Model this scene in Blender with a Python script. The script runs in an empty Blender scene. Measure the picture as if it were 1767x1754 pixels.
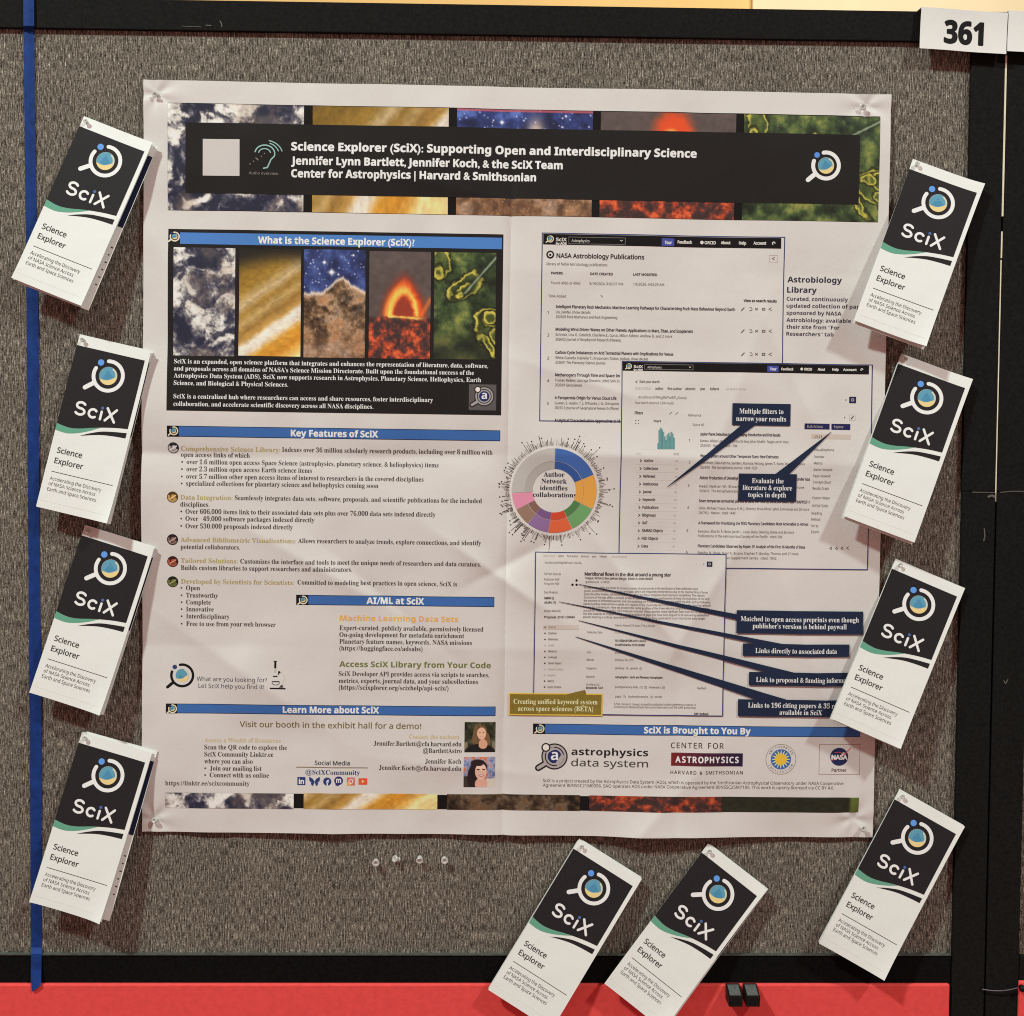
import bpy, bmesh, math, random
import numpy as np
from mathutils import Matrix, Vector

random.seed(7)
rng = np.random.RandomState(11)
S = bpy.context.scene
COL = S.collection
PI = math.pi

# ------------------------------------------------------------------ camera, world, lamps, exposure
IW, IH, FPX = 1767.0, 1754.0, 2100.0           # size of the photograph and focal length in its pixels
ZB = 1.45                                      # height of the board's origin above the floor
RX, RY, RZ = 0.0368, -0.01909, 0.00767
TC = np.array([0.00314, -0.0532, 1.50999])
def _rot(a, b, c):
    ca, sa, cb, sb, cc, sc = math.cos(a), math.sin(a), math.cos(b), math.sin(b), math.cos(c), math.sin(c)
    return (np.array([[cc, -sc, 0], [sc, cc, 0], [0, 0, 1]]) @ np.array([[cb, 0, sb], [0, 1, 0], [-sb, 0, cb]])
            @ np.array([[1, 0, 0], [0, ca, -sa], [0, sa, ca]]))
RC = _rot(RX, RY, RZ)
CP = -RC.T @ TC                                # camera position, board axes (x right, y down, z away)
def bw(v): return Vector((v[0], v[2], -v[1]))  # board axes to world axes
cam_d = bpy.data.cameras.new('camera'); cam = bpy.data.objects.new('camera', cam_d); COL.objects.link(cam)
cam_d.sensor_fit = 'HORIZONTAL'; cam_d.sensor_width = 36.0; cam_d.lens = 36.0 * FPX / IW
cam_d.clip_start = 0.05; cam_d.clip_end = 100.0
_r, _u, _b = bw(RC[0]), bw(-RC[1]), bw(-RC[2])
_c = bw(CP) + Vector((0, 0, ZB))
cam.matrix_world = Matrix(((_r.x, _u.x, _b.x, _c.x), (_r.y, _u.y, _b.y, _c.y), (_r.z, _u.z, _b.z, _c.z), (0, 0, 0, 1)))
S.camera = cam

world = bpy.data.worlds.new('World'); S.world = world; world.use_nodes = True
bg = world.node_tree.nodes['Background']
bg.inputs['Color'].default_value = (1.0, 0.50, 0.42, 1); bg.inputs['Strength'].default_value = 0.33
def lamp(name, loc, target, size, power, color):
    d = bpy.data.lights.new(name, 'AREA'); d.shape = 'DISK'; d.size = size; d.energy = power; d.color = color
    o = bpy.data.objects.new(name, d); COL.objects.link(o)
    o.location = loc; o.rotation_euler = (Vector(target) - Vector(loc)).to_track_quat('-Z', 'Y').to_euler()
    return o
lamp('ceiling_lamp', (-3.3, -2.9, ZB + 4.4), (0, 0, ZB), 0.40, 335, (0.84, 1.0, 0.93))
lamp('ceiling_lamp', (3.5, -2.9, ZB + 4.1), (0, 0, ZB), 0.46, 178, (0.86, 1.0, 0.94))
lamp('wall_fill_light', (1.2, 1.3, 3.6), (0.4, 2.6, 2.2), 0.5, 12, (1.0, 0.95, 0.88))  # added lamp behind the board, only to brighten the back wall
S.view_settings.view_transform = 'Standard'; S.view_settings.look = 'None'
S.view_settings.exposure = 0.0; S.view_settings.gamma = 1.0; S.view_settings.use_curve_mapping = False
S.cycles.use_denoising = False
S.cycles.filter_width = 1.05; S.cycles.max_bounces = 6; S.cycles.transparent_max_bounces = 8

# ------------------------------------------------------------------ pixel of the photograph -> point on a plane parallel to the board
def board(px, py, d=0.0):
    """board coordinates (x right, y down) of the point d metres in front of the fabric seen at a pixel"""
    v = np.stack([(np.asarray(px, float) - IW / 2) / FPX, (np.asarray(py, float) - IH / 2) / FPX, np.ones(np.shape(px))], -1)
    v = v @ RC                                  # = RC.T applied to each ray
    t = (-d - CP[2]) / v[..., 2]
    return CP[0] + v[..., 0] * t, CP[1] + v[..., 1] * t
def at(px, py, d=0.0):
    x, y = board(px, py, d)
    return Vector((float(x), -d, ZB - float(y)))

# ------------------------------------------------------------------ materials
def lin(c): 
    c = c / 255.0
    return c / 12.92 if c <= 0.04045 else ((c + 0.055) / 1.055) ** 2.4
GAIN = 1.3                                      # the print's own colour is lighter than the dim photograph of it
def rgb(r, g, b, k=GAIN): return tuple(min(0.86, lin(x) * k) for x in (r, g, b)) + (1.0,)
MATS = {}
def node_mat(name):
    m = bpy.data.materials.new(name); m.use_nodes = True
    return m, m.node_tree.nodes, m.node_tree.links, m.node_tree.nodes['Principled BSDF']
def bump(N, L, B, src, strength, dist):
    b = N.new('ShaderNodeBump'); b.inputs['Strength'].default_value = strength; b.inputs['Distance'].default_value = dist
    L.new(src, b.inputs['Height']); L.new(b.outputs[0], B.inputs['Normal'])
def noise(N, L, vec, scale, detail=3, rough=0.5, mul=None):
    if mul:
        mp = N.new('ShaderNodeMapping'); mp.inputs['Scale'].default_value = mul; L.new(vec, mp.inputs[0]); vec = mp.outputs[0]
    n = N.new('ShaderNodeTexNoise'); n.inputs['Scale'].default_value = scale; n.inputs['Detail'].default_value = detail
    n.inputs['Roughness'].default_value = rough; L.new(vec, n.inputs['Vector']); return n.outputs[0]
def ramp(N, L, fac, stops):
    r = N.new('ShaderNodeValToRGB'); e = r.color_ramp.elements
    while len(e) < len(stops): e.new(0.5)
    for i, (p, c) in enumerate(stops): e[i].position = p; e[i].color = c
    L.new(fac, r.inputs[0]); return r.outputs[0]
def ink(r, g, b, rough=0.6, spec=0.12, k=GAIN):
    key = (r, g, b, rough, k)
    if key not in MATS:
        m, N, L, B = node_mat('ink_%d_%d_%d' % (r, g, b))
        c = rgb(r, g, b, k); va = 0.16 if max(c[:3]) < 0.3 else 0.03
        tc = N.new('ShaderNodeTexCoord').outputs['Object']
        n = noise(N, L, tc, 900, 2)
        L.new(ramp(N, L, n, [(0.3, tuple(x * (1 - va) for x in c[:3]) + (1,)), (0.7, tuple(min(.9, x * (1 + va)) for x in c[:3]) + (1,))]), B.inputs['Base Color'])
        B.inputs['Roughness'].default_value = rough; B.inputs['Specular IOR Level'].default_value = spec
        MATS[key] = m
    return MATS[key]
def paper_mat(name, c, spec=0.25):
    m, N, L, B = node_mat(name)
    tc = N.new('ShaderNodeTexCoord').outputs['Object']
    n1 = noise(N, L, tc, 9, 4, 0.55); n2 = noise(N, L, tc, 700, 2)
    mx = N.new('ShaderNodeMix'); mx.data_type = 'FLOAT'; mx.inputs[0].default_value = 0.5
    L.new(n1, mx.inputs[2]); L.new(n2, mx.inputs[3])
    L.new(ramp(N, L, mx.outputs[0], [(0.3, tuple(x * 0.95 for x in c[:3]) + (1,)), (0.7, tuple(min(.88, x * 1.04) for x in c[:3]) + (1,))]), B.inputs['Base Color'])
    B.inputs['Roughness'].default_value = 0.55; B.inputs['Specular IOR Level'].default_value = spec
    bump(N, L, B, n1, 0.25, 0.006)
    return m
M_PAPER = paper_mat('poster_paper', (0.725, 0.69, 0.67))
M_LEAF = paper_mat('brochure_paper', (0.835, 0.845, 0.82))
M_CARD = paper_mat('card_paper', (0.74, 0.72, 0.70))
M_PAINT, _N, _L, _B = node_mat('printed_picture')
_a = _N.new('ShaderNodeVertexColor'); _a.layer_name = 'print'; _L.new(_a.outputs[0], _B.inputs['Base Color'])
_B.inputs['Roughness'].default_value = 0.5; _B.inputs['Specular IOR Level'].default_value = 0.3
def plain(name, c, rough=0.5, spec=0.4, metal=0.0, var=0.25, scale=60):
    m, N, L, B = node_mat(name)
    tc = N.new('ShaderNodeTexCoord').outputs['Object']
    n = noise(N, L, tc, scale, 5, 0.6)
    L.new(ramp(N, L, n, [(0.3, tuple(x * (1 - var) for x in c[:3]) + (1,)), (0.7, tuple(min(.9, x * (1 + var)) for x in c[:3]) + (1,))]), B.inputs['Base Color'])
    B.inputs['Roughness'].default_value = rough; B.inputs['Specular IOR Level'].default_value = spec; B.inputs['Metallic'].default_value = metal
    bump(N, L, B, n, 0.15, 0.002)
    return m
def fabric_mat():
    m, N, L, B = node_mat('woven_fabric')
    tc = N.new('ShaderNodeTexCoord').outputs['Object']
    a = noise(N, L, tc, 1, 3, 0.6, (760, 400, 95))        # warp threads: long and narrow, upright
    b = noise(N, L, tc, 1, 2, 0.6, (640, 400, 420))        # flecks
    c = noise(N, L, tc, 1, 4, 0.55, (26, 20, 9))           # broad mottling
    def mix(x, y, f):
        k = N.new('ShaderNodeMix'); k.data_type = 'FLOAT'; k.inputs[0].default_value = f
        L.new(x, k.inputs[2]); L.new(y, k.inputs[3]); return k.outputs[0]
    f = mix(mix(a, b, 0.38), c, 0.06)
    L.new(ramp(N, L, f, [(0.36, rgb(26, 23, 21)), (0.44, rgb(66, 60, 54)), (0.51, rgb(101, 94, 86)), (0.58, rgb(134, 126, 116)), (0.66, rgb(196, 186, 172))]), B.inputs['Base Color'])
    B.inputs['Roughness'].default_value = 0.9; B.inputs['Specular IOR Level'].default_value = 0.1
    vo = N.new('ShaderNodeTexVoronoi'); vo.inputs['Scale'].default_value = 34; L.new(tc, vo.inputs['Vector'])
    lt = ramp(N, L, vo.outputs['Distance'], [(0.018, (1, 1, 1, 1)), (0.034, (0, 0, 0, 1))])      # lint caught in the weave
    mc = N.new('ShaderNodeMix'); mc.data_type = 'RGBA'; L.new(lt, mc.inputs[0]); L.new(B.inputs['Base Color'].links[0].from_socket, mc.inputs[6]); mc.inputs[7].default_value = rgb(190, 178, 160); L.new(mc.outputs[2], B.inputs['Base Color'])
    bump(N, L, B, f, 0.5, 0.002)
    return m
M_FABRIC = fabric_mat()
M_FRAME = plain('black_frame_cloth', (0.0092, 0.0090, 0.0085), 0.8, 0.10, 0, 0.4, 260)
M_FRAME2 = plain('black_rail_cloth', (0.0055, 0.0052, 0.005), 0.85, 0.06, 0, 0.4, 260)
M_LIT_LIP = plain('lit_rail_edge', (0.075, 0.085, 0.072), 0.5, 0.4, 0, 0.3, 120)
M_BRIGHT_GAP = plain('bright_gap_cream', (0.86, 0.74, 0.56), 0.4, 0.4, 0, 0.15, 40)
M_RED = plain('red_panel_cloth', (0.85, 0.080, 0.076), 0.75, 0.2, 0, 0.09, 120)
M_TAPE = plain('blue_tape', (0.010, 0.040, 0.195), 0.6, 0.15, 0, 0.25, 90)
M_SCUFF_EDGE = plain('scuff_and_light_edge', (0.13, 0.12, 0.11), 0.7, 0.2, 0, 0.3, 400)
M_GREY = plain('grey_plate', (0.10, 0.105, 0.10), 0.5, 0.4, 0, 0.3, 200)
M_BLACKP = plain('black_plastic', (0.006, 0.006, 0.006), 0.5, 0.2, 0, 0.3, 200)
M_STEEL = plain('steel', (0.6, 0.58, 0.55), 0.3, 0.5, 1.0, 0.1, 200)
M_WIRE = plain('wire', (0.18, 0.17, 0.2), 0.35, 0.5, 0.6, 0.2, 200)
M_WALL = plain('amber_wall_paint', (0.80, 0.52, 0.20), 0.8, 0.2, 0, 0.06, 2)
M_WALL2 = plain('pale_wall_paint', (0.80, 0.66, 0.42), 0.8, 0.2, 0, 0.06, 2)
M_SHADED_CARD = plain('shaded_card_back', (0.42, 0.45, 0.38), 0.7, 0.2, 0, 0.08, 60)  # shade on the card's back, put into a darker grey-green colour
def pin_mat():
    m, N, L, B = node_mat('clear_plastic')
    tc = N.new('ShaderNodeTexCoord').outputs['Object']
    n = noise(N, L, tc, 300, 2)
    L.new(ramp(N, L, n, [(0.3, (0.78, 0.76, 0.72, 1)), (0.7, (0.9, 0.88, 0.84, 1))]), B.inputs['Base Color'])
    B.inputs['Roughness'].default_value = 0.12; B.inputs['Specular IOR Level'].default_value = 0.6
    B.inputs['Transmission Weight'].default_value = 0.45; B.inputs['IOR'].default_value = 1.49
    return m
M_PIN = pin_mat()

# ------------------------------------------------------------------ objects
def tag(o, label=None, cat=None, group=None, kind=None):
    if label: o['label'] = label
    if cat: o['category'] = cat
    if group: o['group'] = group
    if kind: o['kind'] = kind
    return o
def empty(name, mat=None):
    o = bpy.data.objects.new(name, None); o.empty_display_size = 0.02; COL.objects.link(o)
    if mat is not None: o.matrix_world = mat
    return o
def obj(name, V, F, mats, parent=None, midx=None, smooth=False, colors=None):
    me = bpy.data.meshes.new(name)
    me.from_pydata([tuple(map(float, v)) for v in V], [], F)
    for m in (mats if isinstance(mats, (list, tuple)) else [mats]): me.materials.append(m)
    if midx is not None: me.polygons.foreach_set('material_index', np.asarray(midx, np.int32))
    if smooth: me.polygons.foreach_set('use_smooth', np.ones(len(F), bool))
    if colors is not None:
        ca = me.color_attributes.new('print', 'FLOAT_COLOR', 'POINT')
        ca.data.foreach_set('color', np.c_[colors, np.ones(len(colors))].astype(np.float32).ravel())
    me.update()
    o = bpy.data.objects.new(name, me); COL.objects.link(o)
    if parent: o.parent = parent
    return o
def thicken(o, t):
    md = o.modifiers.new('thickness', 'SOLIDIFY'); md.thickness = t; md.offset = -1
    md = o.modifiers.new('crisp_edges', 'EDGE_SPLIT'); md.split_angle = math.radians(50)
def boxes(name, bs, mat, parent=None, bev=0.0):
    V, F = [], []
    for (x0, x1, y0, y1, z0, z1) in bs:
        n = len(V)
        V += [(x0, y0, z0), (x1, y0, z0), (x1, y1, z0), (x0, y1, z0), (x0, y0, z1), (x1, y0, z1), (x1, y1, z1), (x0, y1, z1)]
        F += [tuple(n + i for i in f) for f in ((0, 3, 2, 1), (4, 5, 6, 7), (0, 1, 5, 4), (1, 2, 6, 5), (2, 3, 7, 6), (3, 0, 4, 7))]
    o = obj(name, V, F, mat, parent)
    if bev:
        md = o.modifiers.new('soft_edges', 'BEVEL'); md.width = bev; md.segments = 2
    return o
def lathe(name, prof, mat, parent, n=20, axis_y=True):
    V, F = [], []
    for (r, y) in prof:
        for k in range(n):
            a = 2 * PI * k / n; V.append((r * math.cos(a), y, r * math.sin(a)))
    for i in range(len(prof) - 1):
        for k in range(n):
            F.append((i * n + k, i * n + (k + 1) % n, (i + 1) * n + (k + 1) % n, (i + 1) * n + k))
    F.append(tuple(range(n))[::-1]); F.append(tuple((len(prof) - 1) * n + k for k in range(n)))
    return obj(name, V, F, mat, parent, smooth=True)

# ------------------------------------------------------------------ text outlines (Blender's own font; serif letters come from its mathematical alphabet)
ALPH = {'serif': (0x1D400, 0x1D41A, 0x1D7CE), 'sans': (0x1D5A0, 0x1D5BA, 0x1D7E2), 'bold': (0x1D5D4, 0x1D5EE, 0x1D7EC)}
def styled(t, fam):
    u, l, d = ALPH[fam]; o = ''
    for c in t:
        if 'A' <= c <= 'Z': o += chr(u + ord(c) - 65)
        elif 'a' <= c <= 'z': o += chr(l + ord(c) - 97)
        elif '0' <= c <= '9': o += chr(d + ord(c) - 48)
        else: o += c
    return o
_tc = {}
_cu = bpy.data.curves.new('lettering_source', 'FONT'); _to = bpy.data.objects.new('lettering_source', _cu); 
_ts = bpy.data.scenes.new('lettering_source'); _ts.collection.objects.link(_to)   # kept apart so that reading it stays quick
_CAPH = {}
def _raw(s, res):
    _cu.body = s; _cu.size = 1.0; _cu.resolution_u = res
    _ts.view_layers[0].update(); dg = _ts.view_layers[0].depsgraph
    ev = _to.evaluated_get(dg); me = ev.to_mesh()
    n = len(me.vertices); co = np.empty(n * 3, np.float32); me.vertices.foreach_get('co', co)
    V = co.reshape(-1, 3)[:, :2].astype(float).copy(); F = [tuple(p.vertices) for p in me.polygons]
    ev.to_mesh_clear()
    return V, F
_gl = {}
CHARS = [chr(k) for k in range(33, 127)] + ['\u00b7', '\u201c', '\u201d']
def _split_long(V, F):
    """cut long glyph edges so that letters can follow creased paper"""
    bm = bmesh.new(); vs = [bm.verts.new((x, y, 0)) for x, y in V]
    for f in F:
        try: bm.faces.new([vs[k] for k in f])
        except ValueError: pass
    for lim in (0.42, 0.26):
        e = [x for x in bm.edges if x.calc_length() > lim]
        if e: bmesh.ops.subdivide_edges(bm, edges=e, cuts=1, use_grid_fill=False)
        bmesh.ops.triangulate(bm, faces=[f for f in bm.faces if len(f.verts) > 3])
    bm.verts.index_update()
    out = np.array([v.co[:2] for v in bm.verts]), [tuple(v.index for v in f.verts) for f in bm.faces]
    bm.free(); return out
def _load(res):
    """outlines and advances of every letter in one go: each stands alone on a line, then between two capitals on the next"""
    jobs = [(c, f) for f in ALPH for c in CHARS]
    lines = []
    for c, f in jobs: h = styled('H', f); g = styled(c, f); lines += [g, h + g + h]
    for f in ALPH: lines.append(styled('HH', f))
    lines.append(' ')
    _cu.space_line = 3.0
    V, F = _raw('\n'.join(lines), res)
    rows = np.round(-V[:, 1] / 3.0 + .12).astype(int)
    fr = {}
    for q in F: fr.setdefault(rows[q[0]], []).append(q)
    def line(k):
        idx = np.nonzero(rows == k)[0]; mp = {int(a): b for b, a in enumerate(idx)}
        W = V[idx].copy(); W[:, 1] += 3.0 * k
        return W, [tuple(mp[v] for v in q) for q in fr.get(k, [])]
    n = len(jobs); hh = {f: line(2 * n + i)[0][:, 0].max() for i, f in enumerate(ALPH)}
    for k, (c, f) in enumerate(jobs):
        W, Q = line(2 * k); adv = line(2 * k + 1)[0][:, 0].max() - hh[f]
        _gl[(c, f, res)] = (*_split_long(W, Q), adv)
    for f in ALPH:
        _CAPH[f] = _gl[('H', f, res)][0][:, 1].max(); _gl[(' ', f, res)] = (np.zeros((0, 2)), [], .36 * _CAPH[f])
def _glyph(c, fam, res):
    if ('H', fam, res) not in _gl: _load(res)
    return _gl[(c, fam, res)]
def text_shape(s, fam, res=2):
    """letters set side by side, scaled to width 1 and to a capital's height of 1"""
    k = (s, fam, res)
    if k not in _tc:
        Vs, F, x, n = [], [], 0.0, 0
        for c in s:
            V, f, adv = _glyph(c, fam, res)
            Vs.append(V + np.array([x, 0.0])); F += [tuple(i + n for i in q) for q in f]; n += len(V); x += adv
        V = np.concatenate(Vs); x0, x1 = V[:, 0].min(), V[:, 0].max()
        V[:, 0] = (V[:, 0] - x0) / (x1 - x0); V[:, 1] /= _CAPH[fam]
        _tc[k] = (V, F, (x1 - x0) / _CAPH[fam])
    return _tc[k]

# ------------------------------------------------------------------ surfaces that carry print
class Sheet:
    """a paper surface; native coordinates (a right, b down) in units of `unit` metres; local axes X right, Z up, Y into the board"""
    def __init__(s, unit, height, conv=None, step=6.0):
        s.unit, s.h, s.conv, s.step = unit, height, conv, step
    def q(s, x, y):
        return s.conv(x, y) if s.conv else (np.asarray(x, float), np.asarray(y, float))
    def P(s, a, b, lift=0.0):
        a = np.asarray(a, float); b = np.asarray(b, float)
        return np.stack([a * s.unit, -(s.h(a, b) + lift), -b * s.unit], -1)
LIFT = 0.00014
class Print:
    def __init__(s, sheet, layer=1):
        s.s, s.layer = sheet, layer; s.V, s.F, s.I, s.M = [], [], [], []; s.n = 0
    def _m(s, m):
        if m not in s.M: s.M.append(m)
        return s.M.index(m)
    def _add(s, a, b, F, m, layer=None, dl=0.0):
        l = (s.layer if layer is None else layer) * LIFT + dl
        s.V.append(s.s.P(a, b, l)); i = s._m(m)
        for f in F: s.F.append(tuple(s.n + k for k in f)); s.I.append(i)
        s.n += len(np.ravel(a))
    def nrect(s, a0, b0, a1, b1, m, layer=None, step=None):
        st = step or s.s.step
        def cuts(u0, u1):
            k0, k1 = math.floor(u0 / st) + 1, math.ceil(u1 / st)
            c = [u0] + [k * st for k in range(k0, k1) if u0 + 1e-3 < k * st < u1 - 1e-3] + [u1]
            return np.array(c)
        A, B = cuts(a0, a1), cuts(b0, b1); na, nb = len(A), len(B)
        aa, bb = np.meshgrid(A, B)
        F = [(j * na + i, (j + 1) * na + i, (j + 1) * na + i + 1, j * na + i + 1) for j in range(nb - 1) for i in range(na - 1)]
        s._add(aa.ravel(), bb.ravel(), F, m, layer)
    def rect(s, x0, y0, x1, y1, m, layer=None):
        """corners in pixels: top left (x0,y0) and bottom right (x1,y1)"""
        a0, b0 = s.s.q(x0, y0); a1, b1 = s.s.q(x1, y1); s.nrect(float(a0), float(b0), float(a1), float(b1), m, layer)
    def outline(s, x0, y0, x1, y1, w, m, layer=None):
        a0, b0 = map(float, s.s.q(x0, y0)); a1, b1 = map(float, s.s.q(x1, y1))
        s.nrect(a0, b0, a1, b0 + w, m, layer); s.nrect(a0, b1 - w, a1, b1, m, layer)
        s.nrect(a0, b0 + w, a0 + w, b1 - w, m, layer); s.nrect(a1 - w, b0 + w, a1, b1 - w, m, layer)
    def quad(s, pts, m, layer=None, n=24):
        """four pixel corners TL TR BR BL, cut into strips that follow the sheet"""
        p = np.array([[float(v) for v in s.s.q(x, y)] for x, y in pts])
        t = np.linspace(0, 1, n + 1); l = p[0] + (p[3] - p[0]) * t[:, None]; r = p[1] + (p[2] - p[1]) * t[:, None]
        A = np.stack([l, (l + r) / 2, r], 1).reshape(-1, 2)
        F = [(3 * i + k, 3 * i + 3 + k, 3 * i + 4 + k, 3 * i + 1 + k) for i in range(n) for k in (0, 1)]
        s._add(A[:, 0], A[:, 1], F, m, layer)
    def npoly(s, pts, m, layer=None):
        p = np.array(pts, float); s._add(p[:, 0], p[:, 1], [tuple(range(len(p)))[::-1]], m, layer)
    def poly(s, pts, m, layer=None):
        s.npoly([[float(v) for v in s.s.q(x, y)] for x, y in pts], m, layer)
    def arc(s, cx, cy, r0, r1, a0, a1, m, layer=None, native=False, n=None, ry=1.0):
        """angles clockwise from straight up, degrees"""
        ca, cb = (cx, cy) if native else map(float, s.s.q(cx, cy))
        n = n or max(6, int(abs(a1 - a0) / 9)); t = np.radians(np.linspace(a0, a1, n + 1))
        nr = max(1, int((r1 - r0) / s.s.step * 2)); rr = np.linspace(r0, r1, nr + 1)[:, None]
        A = (ca + rr * np.sin(t)).ravel(); Bv = (cb - rr * np.cos(t) * ry).ravel(); k = n + 1
        s._add(A, Bv, [(j * k + i, j * k + k + i, j * k + k + i + 1, j * k + i + 1)[::-1] for i in range(n) for j in range(nr)], m, layer)
    def disc(s, cx, cy, r, m, layer=None, native=False, ry=1.0):
        ca, cb = (cx, cy) if native else map(float, s.s.q(cx, cy))
        t = np.linspace(0, 2 * PI, 28)[:-1]
        s.npoly(np.stack([ca + r * np.sin(t), cb - ry * r * np.cos(t)], -1), m, layer)
    def stroke(s, pts, w, m, layer=None, native=False, cap=True):
        p = np.array(pts, float) if native else np.array([[float(v) for v in s.s.q(x, y)] for x, y in pts])
        ly = s.layer if layer is None else layer
        for i in range(len(p) - 1):
            d = p[i + 1] - p[i]; L = np.hypot(*d)
            if L < 1e-6: continue
            nrm = np.array([-d[1], d[0]]) / L * w / 2; k = max(1, int(L / (s.s.step * .9)))
            t = np.linspace(0, 1, k + 1)[:, None]; c = p[i] + d * t
            A = np.concatenate([c - nrm, c + nrm]); n = k + 1
            s._add(A[:, 0], A[:, 1], [(j, n + j, n + j + 1, j + 1) for j in range(k)], m, ly, dl=1e-6 * (i % 5))
        if cap:
            for i, c in enumerate(p):
                t = np.linspace(0, 2 * PI, 13)[:-1]
                q = np.stack([c[0] + w / 2 * np.sin(t), c[1] - w / 2 * np.cos(t)], -1)
                s._add(q[:, 0], q[:, 1], [tuple(range(12))[::-1]], m, ly, dl=8e-6 + 1e-6 * (i % 5))
    def text(s, t, x0, base, x1, cap, m, fam='sans', bold=0.0, layer=None, native=False, res=2, baseline_x=None):
        """letters from x0 to x1 on a baseline, `cap` = height of a capital, bold = extra stroke half-width (all in sheet units)"""
        V, F, asp = text_shape(t, fam, res)
        if native: a0, b0, a1 = x0, base, x1
        else:
            a0, b0 = map(float, s.s.q(x0, base)); a1 = float(s.s.q(x1, base)[0]) if x1 is not None else None
        if a1 is None: a1 = a0 + asp * cap
        A = a0 + bold + V[:, 0] * (a1 - a0 - 2 * bold); Bv = b0 - V[:, 1] * cap
        F = [f[::1] for f in F]
        if bold:
            for k in range(8):
                an = 2 * PI * k / 8; s._add(A + bold * math.cos(an), Bv + bold * math.sin(an), F, m, layer, dl=2e-6 * k)
        else: s._add(A, Bv, F, m, layer)
    def build(s, name, parent, smooth=True):
        if not s.V: return None
        return obj(name, np.concatenate([v.reshape(-1, 3) for v in s.V]), s.F, s.M, parent, s.I, smooth=smooth)
def painted(sheet, name, parent, x0, y0, x1, y1, fn, layer=1, res=1.0):
    """a printed picture: a fine grid with the picture's colours on its points; fn(U,V,w,h) -> sRGB 0..255"""
    a0, b0 = map(float, sheet.q(x0, y0)); a1, b1 = map(float, sheet.q(x1, y1))
    na, nb = int((a1 - a0) / res) + 2, int((b1 - b0) / res) + 2
    A, B = np.meshgrid(np.linspace(a0, a1, na), np.linspace(b0, b1, nb))
    U, V = (A - a0) / (a1 - a0), (B - b0) / (b1 - b0)
    c = np.clip(np.asarray(fn(U, V, a1 - a0, b1 - b0), float), 0, 255) / 255.0
    c = np.where(c <= 0.04045, c / 12.92, ((c + 0.055) / 1.055) ** 2.4) * GAIN
    F = [(j * na + i, (j + 1) * na + i, (j + 1) * na + i + 1, j * na + i + 1) for j in range(nb - 1) for i in range(na - 1)]
    return obj(name, sheet.P(A.ravel(), B.ravel(), layer * LIFT), F, M_PAINT, parent, smooth=True, colors=np.clip(c.reshape(-1, 3), 0, 0.88))

# ------------------------------------------------------------------ picture painters
_lat = rng.rand(256, 256)
def vnoise(x, y):
    xi, yi = np.floor(x).astype(int), np.floor(y).astype(int); fx, fy = x - xi, y - yi
    fx, fy = fx * fx * (3 - 2 * fx), fy * fy * (3 - 2 * fy)
    g = lambda i, j: _lat[(xi + i) % 256, (yi + j) % 256]
    return (g(0, 0) * (1 - fx) + g(1, 0) * fx) * (1 - fy) + (g(0, 1) * (1 - fx) + g(1, 1) * fx) * fy
def fbm(x, y, o=5):
    t, a, n = 0, 0.5, 0
    for i in range(o): t = t + a * vnoise(x + 17.3 * i, y + 5.1 * i); n += a; a *= 0.55; x, y = x * 2.03, y * 2.03
    return t / n
def cramp(t, stops):
    t = np.clip(t, 0, 1); p = [s[0] for s in stops]
    return np.stack([np.interp(t, p, [s[1][k] for s in stops]) for k in range(3)], -1)
def mixc(a, b, f): return a * (1 - f[..., None]) + np.asarray(b, float) * f[..., None]
def sstep(a, b, x): t = np.clip((x - a) / (b - a), 0, 1); return t * t * (3 - 2 * t)
def seg(X, Y, x0, y0, x1, y1):
    dx, dy = x1 - x0, y1 - y0; t = np.clip(((X - x0) * dx + (Y - y0) * dy) / (dx * dx + dy * dy + 1e-9), 0, 1)
    return np.hypot(X - x0 - t * dx, Y - y0 - t * dy)
def stars(U, V, w, h, n, seed, lo=.6, hi=1.5):
    q = np.random.RandomState(seed); g = U * 0
    for x, y, rr, b in zip(q.rand(n), q.rand(n), q.uniform(lo, hi, n), q.uniform(.35, 1, n)):
        g = np.maximum(g, b * np.exp(-(((U - x) * w) ** 2 + ((V - y) * h) ** 2) / rr ** 2))
    return g
def p_earth(seed):
    def f(U, V, w, h):
        X, Y = U * w / 105 + seed, V * h / 105 + seed * .7
        wx = fbm(X * 3, Y * 3 + 9); wy = fbm(X * 3 + 40, Y * 3)
        n = fbm(X * 3.2 + 2.2 * wx, Y * 4.2 + 2.2 * wy, 6); k = fbm(X * 9 + 7, Y * 9 + 3 * wx)
        c = cramp((n - 0.37) / 0.38 + (k - .5) * .9 + .25 * (fbm(X * 24, Y * 24) - .5), [(0, (34, 36, 54)), (.3, (70, 68, 84)), (.5, (124, 120, 122)), (.68, (188, 184, 180)), (1, (226, 222, 216))])
        b = sstep(.55, .75, fbm(X * 2 + 60, Y * 2)); return mixc(c, (140, 118, 102), b * .4) * (.9 + .2 * fbm(X * 40, Y * 40))[..., None]
    return f
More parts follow.
